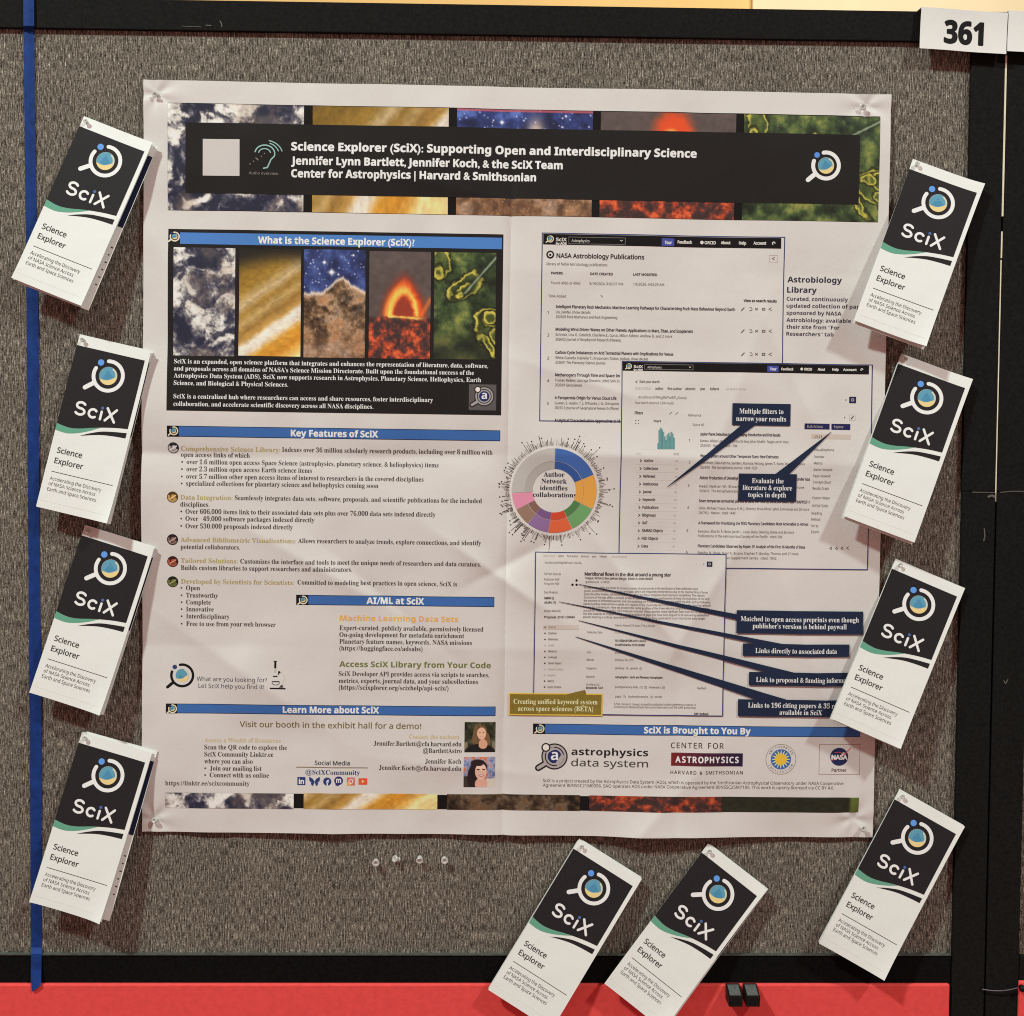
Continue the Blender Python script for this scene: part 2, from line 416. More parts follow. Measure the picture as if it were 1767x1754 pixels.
def p_bands(seed, top=True):
    def f(U, V, w, h):
        X, Y = U * w / 186 + seed, V * h / 186
        t = V * h / 186 + .72 * U * w / 186 + .05 * (fbm(X * 7, Y * 7) - .5) + .02 * (fbm(X * 30 + 3, Y * 20) - .5)
        c = cramp(t / 1.45, [(0, (120, 92, 36)), (.15, (128, 98, 36)), (.29, (150, 116, 46)), (.38, (184, 160, 120)), (.44, (146, 112, 48)), (.50, (176, 146, 92)), (.555, (140, 104, 48)),
                             (.61, (176, 136, 70)), (.655, (222, 212, 200)), (.705, (214, 200, 182)), (.76, (198, 142, 50)), (.84, (190, 128, 42)), (.90, (206, 160, 80)), (.95, (232, 208, 150)), (1, (224, 196, 134))])
        sx, sy = (X * .82 - Y * .57), (X * .57 + Y * .82); c = c * (0.78 + .30 * fbm(X * 26 + 8, Y * 40) + .16 * fbm(sx * 8, sy * 60 + 3))[..., None]
        if top:
            c = mixc(c, (32, 28, 24), 1 - sstep(.05, .27, V + .06 * U + .03 * (1 - (2 * U - 1) ** 2)))
        return c
    return f
def p_nebula(seed, cut=0.38):
    def f(U, V, w, h):
        X, Y = U * w / 105 + seed, V * h / 105
        sky = cramp(fbm(X * 4, Y * 4) + .35 * V, [(0.3, (26, 30, 58)), (.55, (42, 52, 100)), (.8, (76, 96, 156))])
        sky = mixc(sky, (225, 225, 240), stars(U, V, w, h, int(w * h / 190), int(seed * 10)))
        ridge = cut - .12 * np.exp(-((U - .62) / .2) ** 2) + .06 * (U - .5) * 0 + .11 * (fbm(X * 7 + 3, X * 0 + 2) - .5) + .03
        land = cramp(fbm(X * 5, Y * 5 + 3, 6) + .25 * (fbm(X * 16, Y * 16) - .5), [(.3, (46, 36, 30)), (.44, (94, 70, 50)), (.55, (134, 106, 80)), (.62, (162, 134, 110)), (.72, (164, 120, 84))])
        land = mixc(land, (134, 94, 68), sstep(.62, .9, V) * .5); land = mixc(land, (176, 154, 138), sstep(.52, .72, fbm(X * 3 + 8, Y * 3)) * .45)
        land = land * (.78 + .45 * fbm(X * 22, Y * 22 + 6))[..., None]; land = mixc(land, (224, 192, 156), stars(U, V, w, h, int(w * h / 260), int(seed * 10) + 1, .5, 1.2) * .8)
        d = V - ridge
        c = np.where((d > 0)[..., None], land, sky)
        c = mixc(c, (226, 208, 190), np.exp(-(d / .018) ** 2) * .8)
        for (sx, sy, r) in ((.45, .21, .05), (.33, .12, .03), (.8, .05, .018), (.56, .23, .016)):
            dx, dy = (U - sx) * w / 105, (V - sy) * h / 105
            g = np.exp(-(np.hypot(dx, dy) / (r * .8)) ** 2) + .6 * np.exp(-np.minimum(abs(dx), abs(dy)) / .008 - np.hypot(dx, dy) / (r * 1.2))
            c = mixc(c, (244, 240, 244), np.clip(g, 0, 1))
        return c
    return f
def p_fire(seed, cy=.52, horizon=.6, hs=1.0):
    def f(U, V, w, h):
        X, Y = U * w / 105 + seed, V * h / 105
        c = np.ones(U.shape + (3,)) * np.array((84, 72, 70.)) * (0.85 + .3 * fbm(X * 12, Y * 12))[..., None]
        n = fbm(X * 9, Y * 9, 6); g = cramp(n + .3 * (fbm(X * 26, Y * 26) - .5), [(.36, (58, 40, 40)), (.48, (88, 50, 44)), (.60, (150, 58, 38)), (.76, (206, 92, 54))])
        c = mixc(c, g, sstep(horizon - .02, horizon + .03, V + .04 * (fbm(X * 8, Y * 0) - .5)))
        wr = .16 * (fbm(X * 9, Y * 9 + 4) - .5) + .08 * (fbm(X * 24, Y * 24) - .5)
        dx = (U - .56) * w / 105 / .29 + wr; dy = np.maximum(horizon - V, 0) * h / 186 / .30 / hs * (1 + .22 * abs(dx)) + wr
        q = np.hypot(dx, dy); up = sstep(horizon + .02, horizon - .01, V)
        c = mixc(c, (150, 52, 32), sstep(1.55, 1.0, q) * up * .8); c = mixc(c, (214, 78, 32), sstep(1.22, .95, q) * up)
        wd = .17 - .08 * np.clip(dx, -1, 1)
        c = mixc(c, (250, 202, 92), np.exp(-((q - .80) / wd) ** 2) * up * (.75 + .5 * (fbm(X * 30, Y * 12) - .3)).clip(0, 1))
        c = mixc(c, (132, 50, 38), sstep(.66, .5, q) * up * .9); c = mixc(c, (196, 80, 44), sstep(.55, .7, fbm(X * 30, Y * 7 + 2)) * sstep(.62, .5, q) * up)
        c = mixc(c, (222, 110, 50), np.exp(-(seg(U, V, .86, horizon - .02, .99, horizon - .15) / .03) ** 2) * .7)
        d = seg(U, V, .32, horizon + .005, .95, horizon + .025) + .02 * (fbm(X * 16, Y * 16) - .5); c = mixc(c, (250, 196, 92), np.exp(-(d / .012) ** 2) * sstep(.98, .7, U + 0 * V))
        return c
    return f
def p_cells(seed, flip=False):
    def f(U, V, w, h):
        X, Y = U * w / 105, V * h / 105; n = fbm(X * 4 + seed, Y * 4, 5)
        c = cramp(n + .2 * (fbm(X * 14, Y * 14 + seed) - .5), [(.28, (26, 32, 22)), (.48, (52, 66, 40)), (.62, (84, 98, 54)), (.78, (132, 134, 68))])
        c = mixc(c, (34, 34, 28), sstep(.62, .95, V) * .6 * (h > w))
        X0, Y0 = X, Y; wx, wy = fbm(X * 7 + seed, Y * 7) - .5, fbm(X * 7 + 30, Y * 7 + seed) - .5; X, Y = X + .16 * wx, Y + .16 * wy; wb = .05 * (fbm(X * 16 + 2, Y * 16 + seed) - .5)
        ax = w / 105; ay = h / 105
        for (ex, ey, rx, ry, an) in ((.10, .10, .16, .24, .15), (.50, .32, .30, .17, -.7), (.98, .68, .34, .26, .5), (1.0, .62, .2, .12, .2), (.06, .2, .06, .1, 0), (.46, .36, .15, .06, -.8), (.92, .60, .10, .08, .3), (1.02, .78, .13, .10, .9), (.40, .41, .06, .04, 0), (.86, .86, .20, .05, .9)):
            dx, dy = X - ex * ax, Y - ey * ay; ca, sa = math.cos(an), math.sin(an); x2, y2 = ca * dx + sa * dy, -sa * dx + ca * dy
            q = np.hypot(x2 / rx, y2 / ry) + wb * 3; e = (q - 1) * min(rx, ry)
            c = mixc(c, (78, 88, 36), (q < 1) * .35)
            c = mixc(c, (22, 26, 14), np.exp(-((e - .022) / .016) ** 2) * .8); c = mixc(c, (196, 182, 78), np.exp(-((e + .006) / .017) ** 2) * (.45 + .9 * fbm(X * 5 + 9, Y * 5)).clip(0, 1))
        X, Y = X0, Y0
        d = seg(X, Y, .5 * ax, .38 * ay, 1.02 * ax, .03 * ay) + wb * .3
        c = mixc(c, (26, 32, 26), np.exp(-(d / .055) ** 2) * .8); c = mixc(c, (140, 158, 126), np.exp(-(d / .018) ** 2) * .9)
        return c
    return f
PICS = (p_earth(3.1), p_bands(2.0), p_nebula(1.3), p_fire(4.2), p_cells(6.1))

# ------------------------------------------------------------------ the two display boards
FD = 0.005                                     # how far the frame stands proud of the fabric
def mean_x(px, py, d): return float(board(px, py, d)[0])
def zz(px, py, d): return ZB - float(board(px, py, d)[1])
X_FAB = np.mean([mean_x(x, y, 0) for x, y in ((1673, 110), (1661.5, 635), (1647, 1300), (1641, 1645))])
X_SEAM = np.mean([mean_x(x, y, FD) for x, y in ((1731, 95), (1722, 860), (1707, 1310), (1700, 1750))])
X_NF = np.mean([mean_x(x, y, 0) for x, y in ((1764.5, 1150), (1757, 1640))])
Z_FT = np.mean([zz(x, y, FD) for x, y in ((0, 46.5), (400, 54), (800, 61), (1400, 69.6))])
Z_RT = np.mean([zz(x, y, FD) for x, y in ((400, 2), (800, 7.5), (1400, 15.3))])
Z_FB = np.mean([zz(x, y, FD) for x, y in ((200, 1648), (880, 1649), (1640, 1650))])
Z_RB = np.mean([zz(x, y, FD) for x, y in ((250, 1701), (880, 1699), (1640, 1701))])
Z_J = np.mean([zz(x, y, FD) for x, y in ((1700, 850), (1750, 847))])
XL = -1.10
T = 0.035
b1 = empty('display_board', Matrix.Translation((0, 0, 0)))
tag(b1, 'grey woven pinboard in a black frame carrying the poster and brochures', 'display board', 'boards side by side')
boxes('fabric_panel', [(XL - 0.001, X_FAB + 0.002, 0.0, T - .004, Z_FB - .002, Z_FT + .002)], M_FABRIC, b1)
boxes('top_rail', [(XL, X_FAB - 0.001, -FD, T, Z_FT, Z_RT)], M_FRAME, b1, 0.0012)
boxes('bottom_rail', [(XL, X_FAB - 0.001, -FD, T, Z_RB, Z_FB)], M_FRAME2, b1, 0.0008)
boxes('lit_bottom_lip', [(XL, X_FAB - 0.002, -FD - 0.0012, -0.0003, Z_FB + 0.0002, Z_FB + 0.0016)], M_LIT_LIP, b1)  # lit top of the rail, painted as a strip of lighter colour
boxes('side_post', [(X_FAB, X_SEAM - 0.0012, -FD - .0006, T, Z_J, Z_RT + .0006), (X_FAB + .0006, X_SEAM - 0.0012, -FD - .0020, T, Z_RB - 0.35, Z_J - .0005)], M_FRAME, b1, 0.0008)
boxes('side_post', [(XL - .06, XL - .001, -FD, T, Z_RB - .35, Z_RT)], M_FRAME, b1, 0.0008)
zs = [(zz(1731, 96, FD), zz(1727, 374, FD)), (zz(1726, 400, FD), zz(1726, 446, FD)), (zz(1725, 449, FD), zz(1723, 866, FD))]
boxes('bright_gap_strip', [(X_SEAM - 0.0010, X_SEAM + 0.0011 - .0003 * i, -FD - 0.0012 + .0004 * i, -0.002, z1, z0) for i, (z0, z1) in enumerate(zs)], M_BRIGHT_GAP, b1, 0.0003)  # pale strips stand in for the bright background in the gap between posts
def scuff_or_edge(pts, w, par, proud=0.0003):
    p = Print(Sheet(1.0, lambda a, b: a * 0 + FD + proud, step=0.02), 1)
    p.stroke([(at(x, y, FD).x, -at(x, y, FD).z) for x, y in pts], w, M_SCUFF_EDGE, native=True, cap=False); p.build('scuff_or_light_edge', par)
scuff_or_edge([(314, 45.6), (332, 46.4), (348, 47.2)], .0006, b1); scuff_or_edge([(355, 44), (365, 44.8)], .0012, b1); scuff_or_edge([(379, 36), (382.5, 41), (383, 47.5)], .0012, b1); scuff_or_edge([(1200, 1657), (1202, 1660)], .001, b1)
scuff_or_edge([(1697, 912), (1698, 926), (1696, 934)], .0015, b1, .0024); scuff_or_edge([(1703, 858), (1710, 855), (1716, 858)], .0028, b1, .0024); scuff_or_edge([(1676, 849.5), (1716, 850)], .0011, b1, .0024)  # last stroke paints in the light top edge of the lower sleeve

b2 = empty('display_board', Matrix.Translation((0, 0, 0)))
tag(b2, 'neighbouring black framed pinboard behind the blank number card, mostly out of view', 'display board', 'boards side by side')
X2 = X_SEAM + 0.0014
boxes('side_post', [(X2, X_NF, -FD - .0004, T, Z_J, Z_RT - .004), (X2, X_NF, -FD - .0016, T, Z_RB - .35, Z_J - .0005)], M_FRAME, b2, 0.0008)
boxes('fabric_panel', [(X_NF - .002, X_NF + 1.2, 0, T - .004, Z_FB - .002, Z_FT + .002)], M_FABRIC, b2)
boxes('top_rail', [(X_NF + .001, X_NF + 1.2, -FD, T, Z_FT, Z_RT - .004)], M_FRAME, b2, 0.001)
boxes('bottom_rail', [(X_NF + .001, X_NF + 1.2, -FD, T, Z_RB + .002, Z_FB)], M_FRAME, b2, 0.001)
scuff_or_edge([(1724, 850), (1745, 848), (1764, 848), (1767, 850)], .0010, b2, .0019); scuff_or_edge([(1731, 1174), (1734, 1180), (1738, 1172)], .0012, b2, .0019)  # first stroke paints in the light top edge of this post's sleeve

# red panels under the boards
def red_panel(label, x0, x1, ztop):
    o = boxes('red_panel', [(x0, x1, -0.010, 0.02, ztop - 0.45, ztop)], M_RED, None, 0.002)
    tag(o, label, 'panel', 'red panels under the boards')
red_panel('wide bright red panel running under the bottom rail behind the two lowest brochures', XL, mean_x(1639, 1725, .01), zz(883, 1700.5, .012))
red_panel('narrow sliver of red panel beyond the black posts in the bottom corner', mean_x(1758.5, 1720, .01), X_NF + 1.2, zz(1762, 1696, .012))

# wire tie crossing the posts low down
P0, P1 = at(1695, 1707.5, .009), at(1756, 1705, .012)
wt = empty('wire_tie', Matrix.Translation(P0)); tag(wt, 'thin dark wire tie crossing the black posts at the bottom with a round end', 'wire tie')
V, F = [], []
for k in range(13):
    t = k / 12; p = (P1 - P0) * t + Vector((0, -.001 * math.sin(PI * t), -0.0025 * math.sin(PI * t)))
    for j in range(6): a = j * PI / 3; V.append((p.x, p.y + .0007 * math.cos(a), p.z + .0007 * math.sin(a)))
for k in range(12):
    for j in range(6): F.append((k * 6 + j, k * 6 + (j + 1) % 6, k * 6 + 6 + (j + 1) % 6, k * 6 + 6 + j))
obj('wire', V, F, M_WIRE, wt, smooth=True)
e = lathe('end_cap', [(.0005, -.006), (.0035, -.005), (.0042, -.002), (.0035, .002), (.0012, .004)], M_BLACKP, wt); e.location = (at(1763, 1705, .012) - P0)

# two black clips under the bottom rail
for i, (cx, lab) in enumerate(((1269, 'black clip with grey top plate under the rail, the one nearer the brochure'), (1299, 'black clip with grey top plate under the rail, the one nearer the black posts'))):
    p = at(cx, 1716.5, .03); w = .0086
    c = empty('rail_clip', Matrix.Translation(p)); tag(c, lab, 'clip', 'clips under the bottom rail')
    z0, z1, z2 = .0056, -.0022, -.0140
    V = [(-w, .02, z0), (w, .02, z0), (w, -.003, z1), (-w, -.003, z1), (-w * .96, -.003, z2), (w * .96, -.003, z2), (w * .96, .02, z2), (-w * .96, .02, z2)]
    obj('body', V, [(0, 1, 2, 3)[::-1], (3, 2, 5, 4)[::-1], (4, 5, 6, 7)[::-1], (0, 3, 4, 7)[::-1], (1, 6, 5, 2)[::-1], (0, 7, 6, 1)[::-1]], M_BLACKP, c)
    q = w * .8; n = Vector((0, -(z0 - z1), .023)).normalized() * .0008
    A = [Vector((-q, .017, z0 - (z0 - z1) * 3 / 23)), Vector((q, .017, z0 - (z0 - z1) * 3 / 23)), Vector((q, -.0005, z1 + (z0 - z1) * 2.5 / 23)), Vector((-q, -.0005, z1 + (z0 - z1) * 2.5 / 23))]
    V = [a + n for a in A] + [a + n * .1 for a in A]
    obj('top_plate', V, [(3, 2, 1, 0), (0, 1, 5, 4), (1, 2, 6, 5), (2, 3, 7, 6), (3, 0, 4, 7)], M_GREY, c)

# ------------------------------------------------------------------ wall behind
xs = at(1297, 5, 0); k = (2.6 + 1.5) / 1.5
wx = _c.x + (xs.x - _c.x) * (2.6 - _c.y) / (0 - _c.y)
o = boxes('back_wall', [(-6, wx, 2.6, 2.7, 0, 4.2)], M_WALL); tag(o, kind='structure')
o = boxes('back_wall', [(wx + .001, 7, 2.58, 2.7, 0, 4.2)], M_WALL2); tag(o, kind='structure')

# ------------------------------------------------------------------ blue tape
tp = [((39.5, -30), (58.5, -30)), ((40, 0), (58.8, 0)), ((40.5, 60), (59, 60)), ((42.5, 230), (60.5, 230)), ((46, 560), (66.5, 560)), ((48.5, 880), (68, 880)), ((51, 1240), (71.5, 1240)), ((53, 1560), (72, 1560)), ((53.5, 1646), (71.8, 1646)), ((53, 1690), (71, 1690)), ((55, 1712), (70.5, 1701))]
V, F = [], []
rows = []
for i in range(len(tp) - 1):
    for t in np.linspace(0, 1, 9)[:-1]:
        rows.append([[tp[i][k][j] + (tp[i + 1][k][j] - tp[i][k][j]) * t for j in (0, 1)] for k in (0, 1)])
rows.append([list(tp[-1][0]), list(tp[-1][1])])
for i, (l, r) in enumerate(rows):
    y = (l[1] + r[1]) / 2
    d = .0012 + (FD + .001) * (1 if y < 52 or y > 1644 else 0) + .0008 * math.sin(y / 90.0)
    d += .006 * max(0, (y - 1675) / 35)
    a, b = at(l[0], l[1], d), at(r[0], r[1], d); m = (a + b) / 2 + Vector((0, -.0005, 0))
    V += [a, m, b]
for i in range(len(rows) - 1): F += [(3 * i, 3 * i + 3, 3 * i + 4, 3 * i + 1), (3 * i + 1, 3 * i + 4, 3 * i + 5, 3 * i + 2)]
o = obj('adhesive_tape', V, F, M_TAPE, smooth=False); tag(o, 'long blue tape strip running from the top of the board to its bottom rail', 'tape')
thicken(o, .0003)

# ------------------------------------------------------------------ poster
PHI = 0.00529; PW, PH = 0.9144, 0.92371; PU = 0.00071; PD = 0.0036
_cs, _sn = math.cos(PHI), math.sin(PHI)
def to_sheet(px, py):
    x, y = board(px, py, 0.0045)
    u = _cs * x + _sn * y + PW / 2; v = -_sn * x + _cs * y + PH / 2
    return u / PU, v / PU
STEP = 4.0
NA, NB = int(PW / PU / STEP) + 3, int(PH / PU / STEP) + 3
_gu, _gv = np.meshgrid(np.arange(NA) * STEP * PU, np.arange(NB) * STEP * PU)
def crease(d, w, s=.004): return np.exp(-(np.sqrt(d * d + s * s) - s) / w)
def paper_height(u, v):
    uf = 158 * STEP * PU; vf = .452 + .004 * np.sin(u * 9)
    side = np.tanh((u - uf - .015) / .03)
    h = (.0095 * (side + 1) / 2 * crease(v - vf, .050, .0016) + .0090 * (1 - side) / 2 * (np.exp(-((v - vf) / .13) ** 2) - crease(v - vf, .052, .0016))) * (0.75 + .25 * np.sin(u * 21 + 1)) * (1 - .55 * sstep(.72, .9, u))
    h -= .0036 * crease(u - uf + .004 * (v - .45), .016, .0008) * sstep(.05, .2, v)
    h -= .0015 * crease(u - uf, .0021, .0003) * sstep(.03, .12, v)
    h += .0016 * crease(u - .236, .016, .0012) * sstep(.55, .8, v); h -= .0020 * crease(u - .665, .016, .0012) * sstep(.6, .8, v)
    h += .0012 * crease(v - .222, .03, .002) * np.sin(u * 5) - .0018 * crease(v - .69, .03, .002) * np.cos(u * 6)
    for (a, b, r, k, an) in ((.44, .60, .05, .0022, .6), (.46, .58, .04, -.0016, -.5), (.62, .63, .05, .0022, .9), (.70, .62, .06, .0018, 2.1), (.23, .60, .07, .0018, .5), (.30, .63, .06, -.0016, .7),
                             (.80, .35, .07, .0018, 1.1), (.72, .40, .07, .0014, 1.9), (.55, .36, .06, .0012, .3), (.12, .72, .08, .0012, .6), (.40, .84, .05, .0010, .1), (.64, .90, .07, .0016, 2.3), (.36, .12, .10, .0010, .2), (.83, .70, .07, .0018, 1.2), (.10, .30, .08, .0012, .9)):
        x, y = u - a, v - b; ca, sa = math.cos(an), math.sin(an); p, q = ca * x + sa * y, -sa * x + ca * y
        h += 2.6 * k * np.exp(-(p / (r * 1.6)) ** 2) * crease(q, r * .35, .0018)
    h += .0085 * (fbm(u * 6 + 3, v * 6, 3) - .5)
    for (a, b) in ((.016, .017), (.884, .014), (.014, .907), (.889, .900)):
        d = np.hypot(u - a, v - b); t = np.arctan2(v - b, u - a)
        h += -.0038 * np.exp(-d / .014) + .0012 * np.exp(-(d / .03)) * np.cos(t * 5 + a * 9) * np.clip(d / .008, 0, 1)
    e = np.clip((v - .84) / .084, 0, 1) ** 2
    h += e * (.0045 * np.exp(-((u - .45) / .05) ** 2) + .0085 * np.exp(-((u - .665) / .07) ** 2) + .0025 * np.exp(-((u - .22) / .09) ** 2))
    e2 = np.clip(1 - u / .03, 0, 1) ** 2; h += e2 * .002 * np.exp(-((v - .45) / .15) ** 2)
    e3 = np.clip((u - .86) / .054, 0, 1) ** 2; h += e3 * .004 * np.exp(-((v - .33) / .2) ** 2)
    return PD + np.maximum(h + .0012, -.0031)
_HG = paper_height(_gu, _gv)
def poster_h(a, b):
    x, y = np.clip(a / STEP, 0, NA - 1.001), np.clip(b / STEP, 0, NB - 1.001)
    i, j = x.astype(int), y.astype(int); fx, fy = x - i, y - j
    return (_HG[j, i] * (1 - fx) + _HG[j, i + 1] * fx) * (1 - fy) + (_HG[j + 1, i] * (1 - fx) + _HG[j + 1, i + 1] * fx) * fy
SH = Sheet(PU, poster_h, to_sheet, STEP)
# top left corner of the sheet, turned by PHI about the viewing axis
x0 = _cs * (-PW / 2) - _sn * (-PH / 2); y0 = _sn * (-PW / 2) + _cs * (-PH / 2)
poster = empty('poster', Matrix.Translation((x0, 0, ZB - y0)) @ Matrix.Rotation(PHI, 4, 'Y'))
tag(poster, 'large square science poster with black title band, creased and pinned by its corners', 'poster')
pp = Print(SH, 0); pp.nrect(0, 0, PW / PU, PH / PU, M_PAPER)
sheet_o = pp.build('paper_sheet', poster)
thicken(sheet_o, .00035)

BLK = ink(33, 30, 30); BLK2 = ink(22, 20, 21); WHT = ink(232, 228, 222); TXT = ink(66, 59, 56); TXT2 = ink(84, 77, 74); GREY = ink(128, 120, 114); PALE = ink(178, 169, 160)
BLUE = ink(72, 118, 182); BLUE2 = ink(58, 98, 160); NAVY = ink(31, 40, 62); OLIVE = ink(164, 148, 98); GOLD = ink(214, 160, 80); GREEN = ink(104, 112, 58); DOLIVE = ink(112, 100, 62); TAN = ink(188, 172, 134)
EDGE = ink(44, 56, 104); DBLUE = ink(44, 62, 112); BTN = ink(34, 34, 76); BTN2 = ink(66, 74, 150)

def logo(p, cx, cy, R, white, dot, layer, native=False, body=None, w=None, handle=True):
    """open ring with handle, small dot and a two-tone globe"""
    if native: ca, cb = cx, cy
    else: ca, cb = map(float, p.s.q(cx, cy))
    w = w or R * .26; rm = R - w / 2
    p.arc(ca, cb, R - w, R, -12, 290 - 0, white, layer, True, 40)
    for an in (-12, 290):
        t = math.radians(an); p.disc(ca + rm * math.sin(t), cb - rm * math.cos(t), w / 2, white, layer + .03, True)
    if handle:
        p.stroke([(ca - R * .78, cb + R * .62), (ca - R * 1.20, cb + R * .98)], w * 1.18, white, layer + .05, True)
        p.stroke([(ca - R * .66, cb + R * .62), (ca - R * .85, cb + R * .72)], w * .75, white, layer + .02, True)
    t = math.radians(318); p.disc(ca + R * .93 * math.sin(t), cb - R * .93 * math.cos(t), R * .19, dot, layer, True)
    r = R * .55
    p.disc(ca, cb, r, ink(212, 190, 134), layer, True)
    n = 22; tt = np.radians(np.linspace(115, 395, n)); top = [(ca + r * .985 * math.sin(x), cb - r * .985 * math.cos(x)) for x in np.radians(np.linspace(-118, 78, n))]
    low = [(ca + r * math.sin(math.radians(78)) * (1 - s) - r * .87 * s, cb - r * math.cos(math.radians(78)) * (1 - s) + r * .46 * s + r * .34 * math.sin(PI * s)) for s in np.linspace(0, 1, 9)]
    p.npoly(top + low[1:-1], ink(88, 142, 166), layer + .25, )
    p.npoly([(ca - r * .2, cb - r * .6), (ca + r * .62, cb + r * .02), (ca + r * .05, cb + r * .45), (ca - r * .55, cb + r * .35)], ink(70, 128, 160), layer + .4)
    p.arc(ca, cb, r * .80, r * .97, 20, 100, ink(190, 190, 170), layer + .45, True)
DOT = ink(84, 132, 206)

# --- header: picture strip, title band
hs = Print(SH, 1); hs.rect(289.8, 177.7, 1514.5, 384.3, BLK2); hs = hs.build('header_strip', poster)
cols = ((289.8, 523.5), (540, 772.5), (789, 1020.5), (1037, 1266.5), (1284, 1514.5))
hp = (p_earth(8.3), lambda U, V, w, h: np.where((V < .3)[..., None], p_bands(1.1, False)(U, V * 1.0, 233, 120) * .93, p_bands(1.7, False)(U, .55 + .5 * V, 233, 120)), None, None, p_cells(2.7))
def p_head_neb(U, V, w, h):
    X, Y = U * 4, V * 3
    sky = p_nebula(5.5, 2.0)(U, V, w, h); land = p_nebula(7.5, -.8)(U, V, w, h)
    c = np.where((V > .5)[..., None], land, sky * 1.15)
    c = mixc(c, (226, 200, 176), np.exp(-(np.hypot((U - .58) * 2.2, V - .22) / .13) ** 2) * .9)
    return mixc(c, (180, 84, 92), (V < .018) * .8)
def p_head_fire(U, V, w, h):
    c = p_fire(2.2, .34, .5, 1.0)(U, V, w, h)
    d = np.hypot((U - .54) * 2.5, (V - .2) * 1.5) + .15 * (fbm(U * 12, V * 12) - .5)
    c = np.where((V < .5)[..., None], np.array((86, 74, 72.)) * (0.85 + .3 * fbm(U * 24, V * 18))[..., None], c)
    c = mixc(c, (210, 74, 36), sstep(.50, .2, d) * (V < .5)); return mixc(c, (246, 204, 96), sstep(.22, .08, np.hypot((U - .52) * 2.6, (V - .24) * 2.0)) * (V < .5))
hp = (hp[0], hp[1], p_head_neb, p_head_fire, hp[4])
for (xa, xb), f in zip(cols, hp):
    sl = (202 - 177.7) / (1514.5 - 289.8)
    painted(SH, 'photo_print', hs, xa, 178.6 + (xa - 289.8) * sl, xb, 363 + (xb - 289.8) * .0176 - .8, f, 2)
tb = Print(SH, 3.2); tb.rect(320.5, 211.7, 1481, 354, BLK); tb = tb.build('title_band', poster)
p = Print(SH, 4.4)
p.text('Science Explorer (SciX): Supporting Open and Interdisciplinary Science', 502.6, 260, 1202.2, 13.6, WHT, 'bold', .45)
p.text('Jennifer Lynn Bartlett, Jennifer Koch, & the SciX Team', 502.6, 284.4, 971, 13.2, WHT, 'bold', .4)
p.text('Center for Astrophysics | Harvard & Smithsonian', 502.6, 306.2, 925, 13.2, WHT, 'bold', .4)
p.text('Audio overview', 429.7, 301.6, 480.4, 4.6, GREY)
p.build('lettering', tb)
p = Print(SH, 4.4); p.rect(350.3, 240.4, 413.8, 304.6, ink(188, 183, 181)); p.build('blank_card', tb)
p = Print(SH, 4.4); logo(p, 1424.5, 286.8, 25.8, ink(228, 222, 216), DOT, 4.4); p.build('magnifier_logo', tb)
p = Print(SH, 4.4); TEAL = ink(140, 178, 174)
def arcpts(cx, cy, rx, ry, a0, a1, n=14): return [(cx + rx * math.sin(math.radians(a)), cy - ry * math.cos(math.radians(a))) for a in np.linspace(a0, a1, n)]
p.stroke(arcpts(457.5, 266, 17, 14.5, -78, 110) + [(468, 276), (465, 283), (461.5, 290), (455, 291.2)], 2.2, TEAL)
p.stroke(arcpts(457, 266.5, 10.5, 9, -75, 75), 1.8, TEAL)
p.stroke(arcpts(457, 268, 25, 21, 22, 72), 1.8, TEAL); p.stroke(arcpts(457, 268, 31, 25, 15, 75), 1.8, TEAL)
for (x, y) in ((432, 284), (438, 279.5), (443.5, 275), (451.5, 271), (457, 266)): p.disc(x, y, 1.1, GREY)
p.stroke([(442, 273.5), (446, 277)], 1.6, GREY)
p.build('ear_symbol', tb)

# --- black info panel
ip = Print(SH, 1); ip.rect(290.4, 395, 864.6, 717.2, BLK); ip = ip.build('info_panel', poster)
p = Print(SH, 2.2); p.rect(310.7, 401.3, 866, 430.6, BLUE); p.build('heading_bar', ip)
pics = ((300, 427, 405.3, 615.8), (413.3, 429, 518.3, 616), (525, 430.4, 629.7, 618.6), (637.9, 433.6, 742, 620.6), (750.2, 435.4, 854, 621.6))
for q, f in zip(pics, PICS): painted(SH, 'photo_print', ip, *q, f, 2.2)
p = Print(SH, 3.4)
p.text('What is the Science Explorer (SciX)?', 445.5, 420.4, 715.4, 11.4, WHT, 'bold', .35)
for t, y, x1 in (('SciX is an expanded, open science platform that integrates and enhances the representation of literature, data, software,', 627.6, 842.4),
                 ("and proposals across all domains of NASA's Science Mission Directorate. Built upon the foundational success of the", 640, 818),
                 ('Astrophysics Data System (ADS), SciX now supports research in Astrophysics, Planetary Science, Heliophysics, Earth', 652.2, 830.4),
                 ('Science, and Biological & Physical Sciences.', 665, 497.8),
                 ('SciX is a centralized hub where researchers can access and share resources, foster interdisciplinary', 688, 747.4),
                 ('collaboration, and accelerate scientific discovery across all NASA disciplines.', 701, 644.6)):
    p.text(t, 301.4, y, x1, 7.6, WHT, 'serif')
p.build('lettering', ip)
p = Print(SH, 2.4); logo(p, 301.5, 408.6, 8.6, ink(206, 202, 180), DBLUE, 2.4); p.build('magnifier_logo', ip)
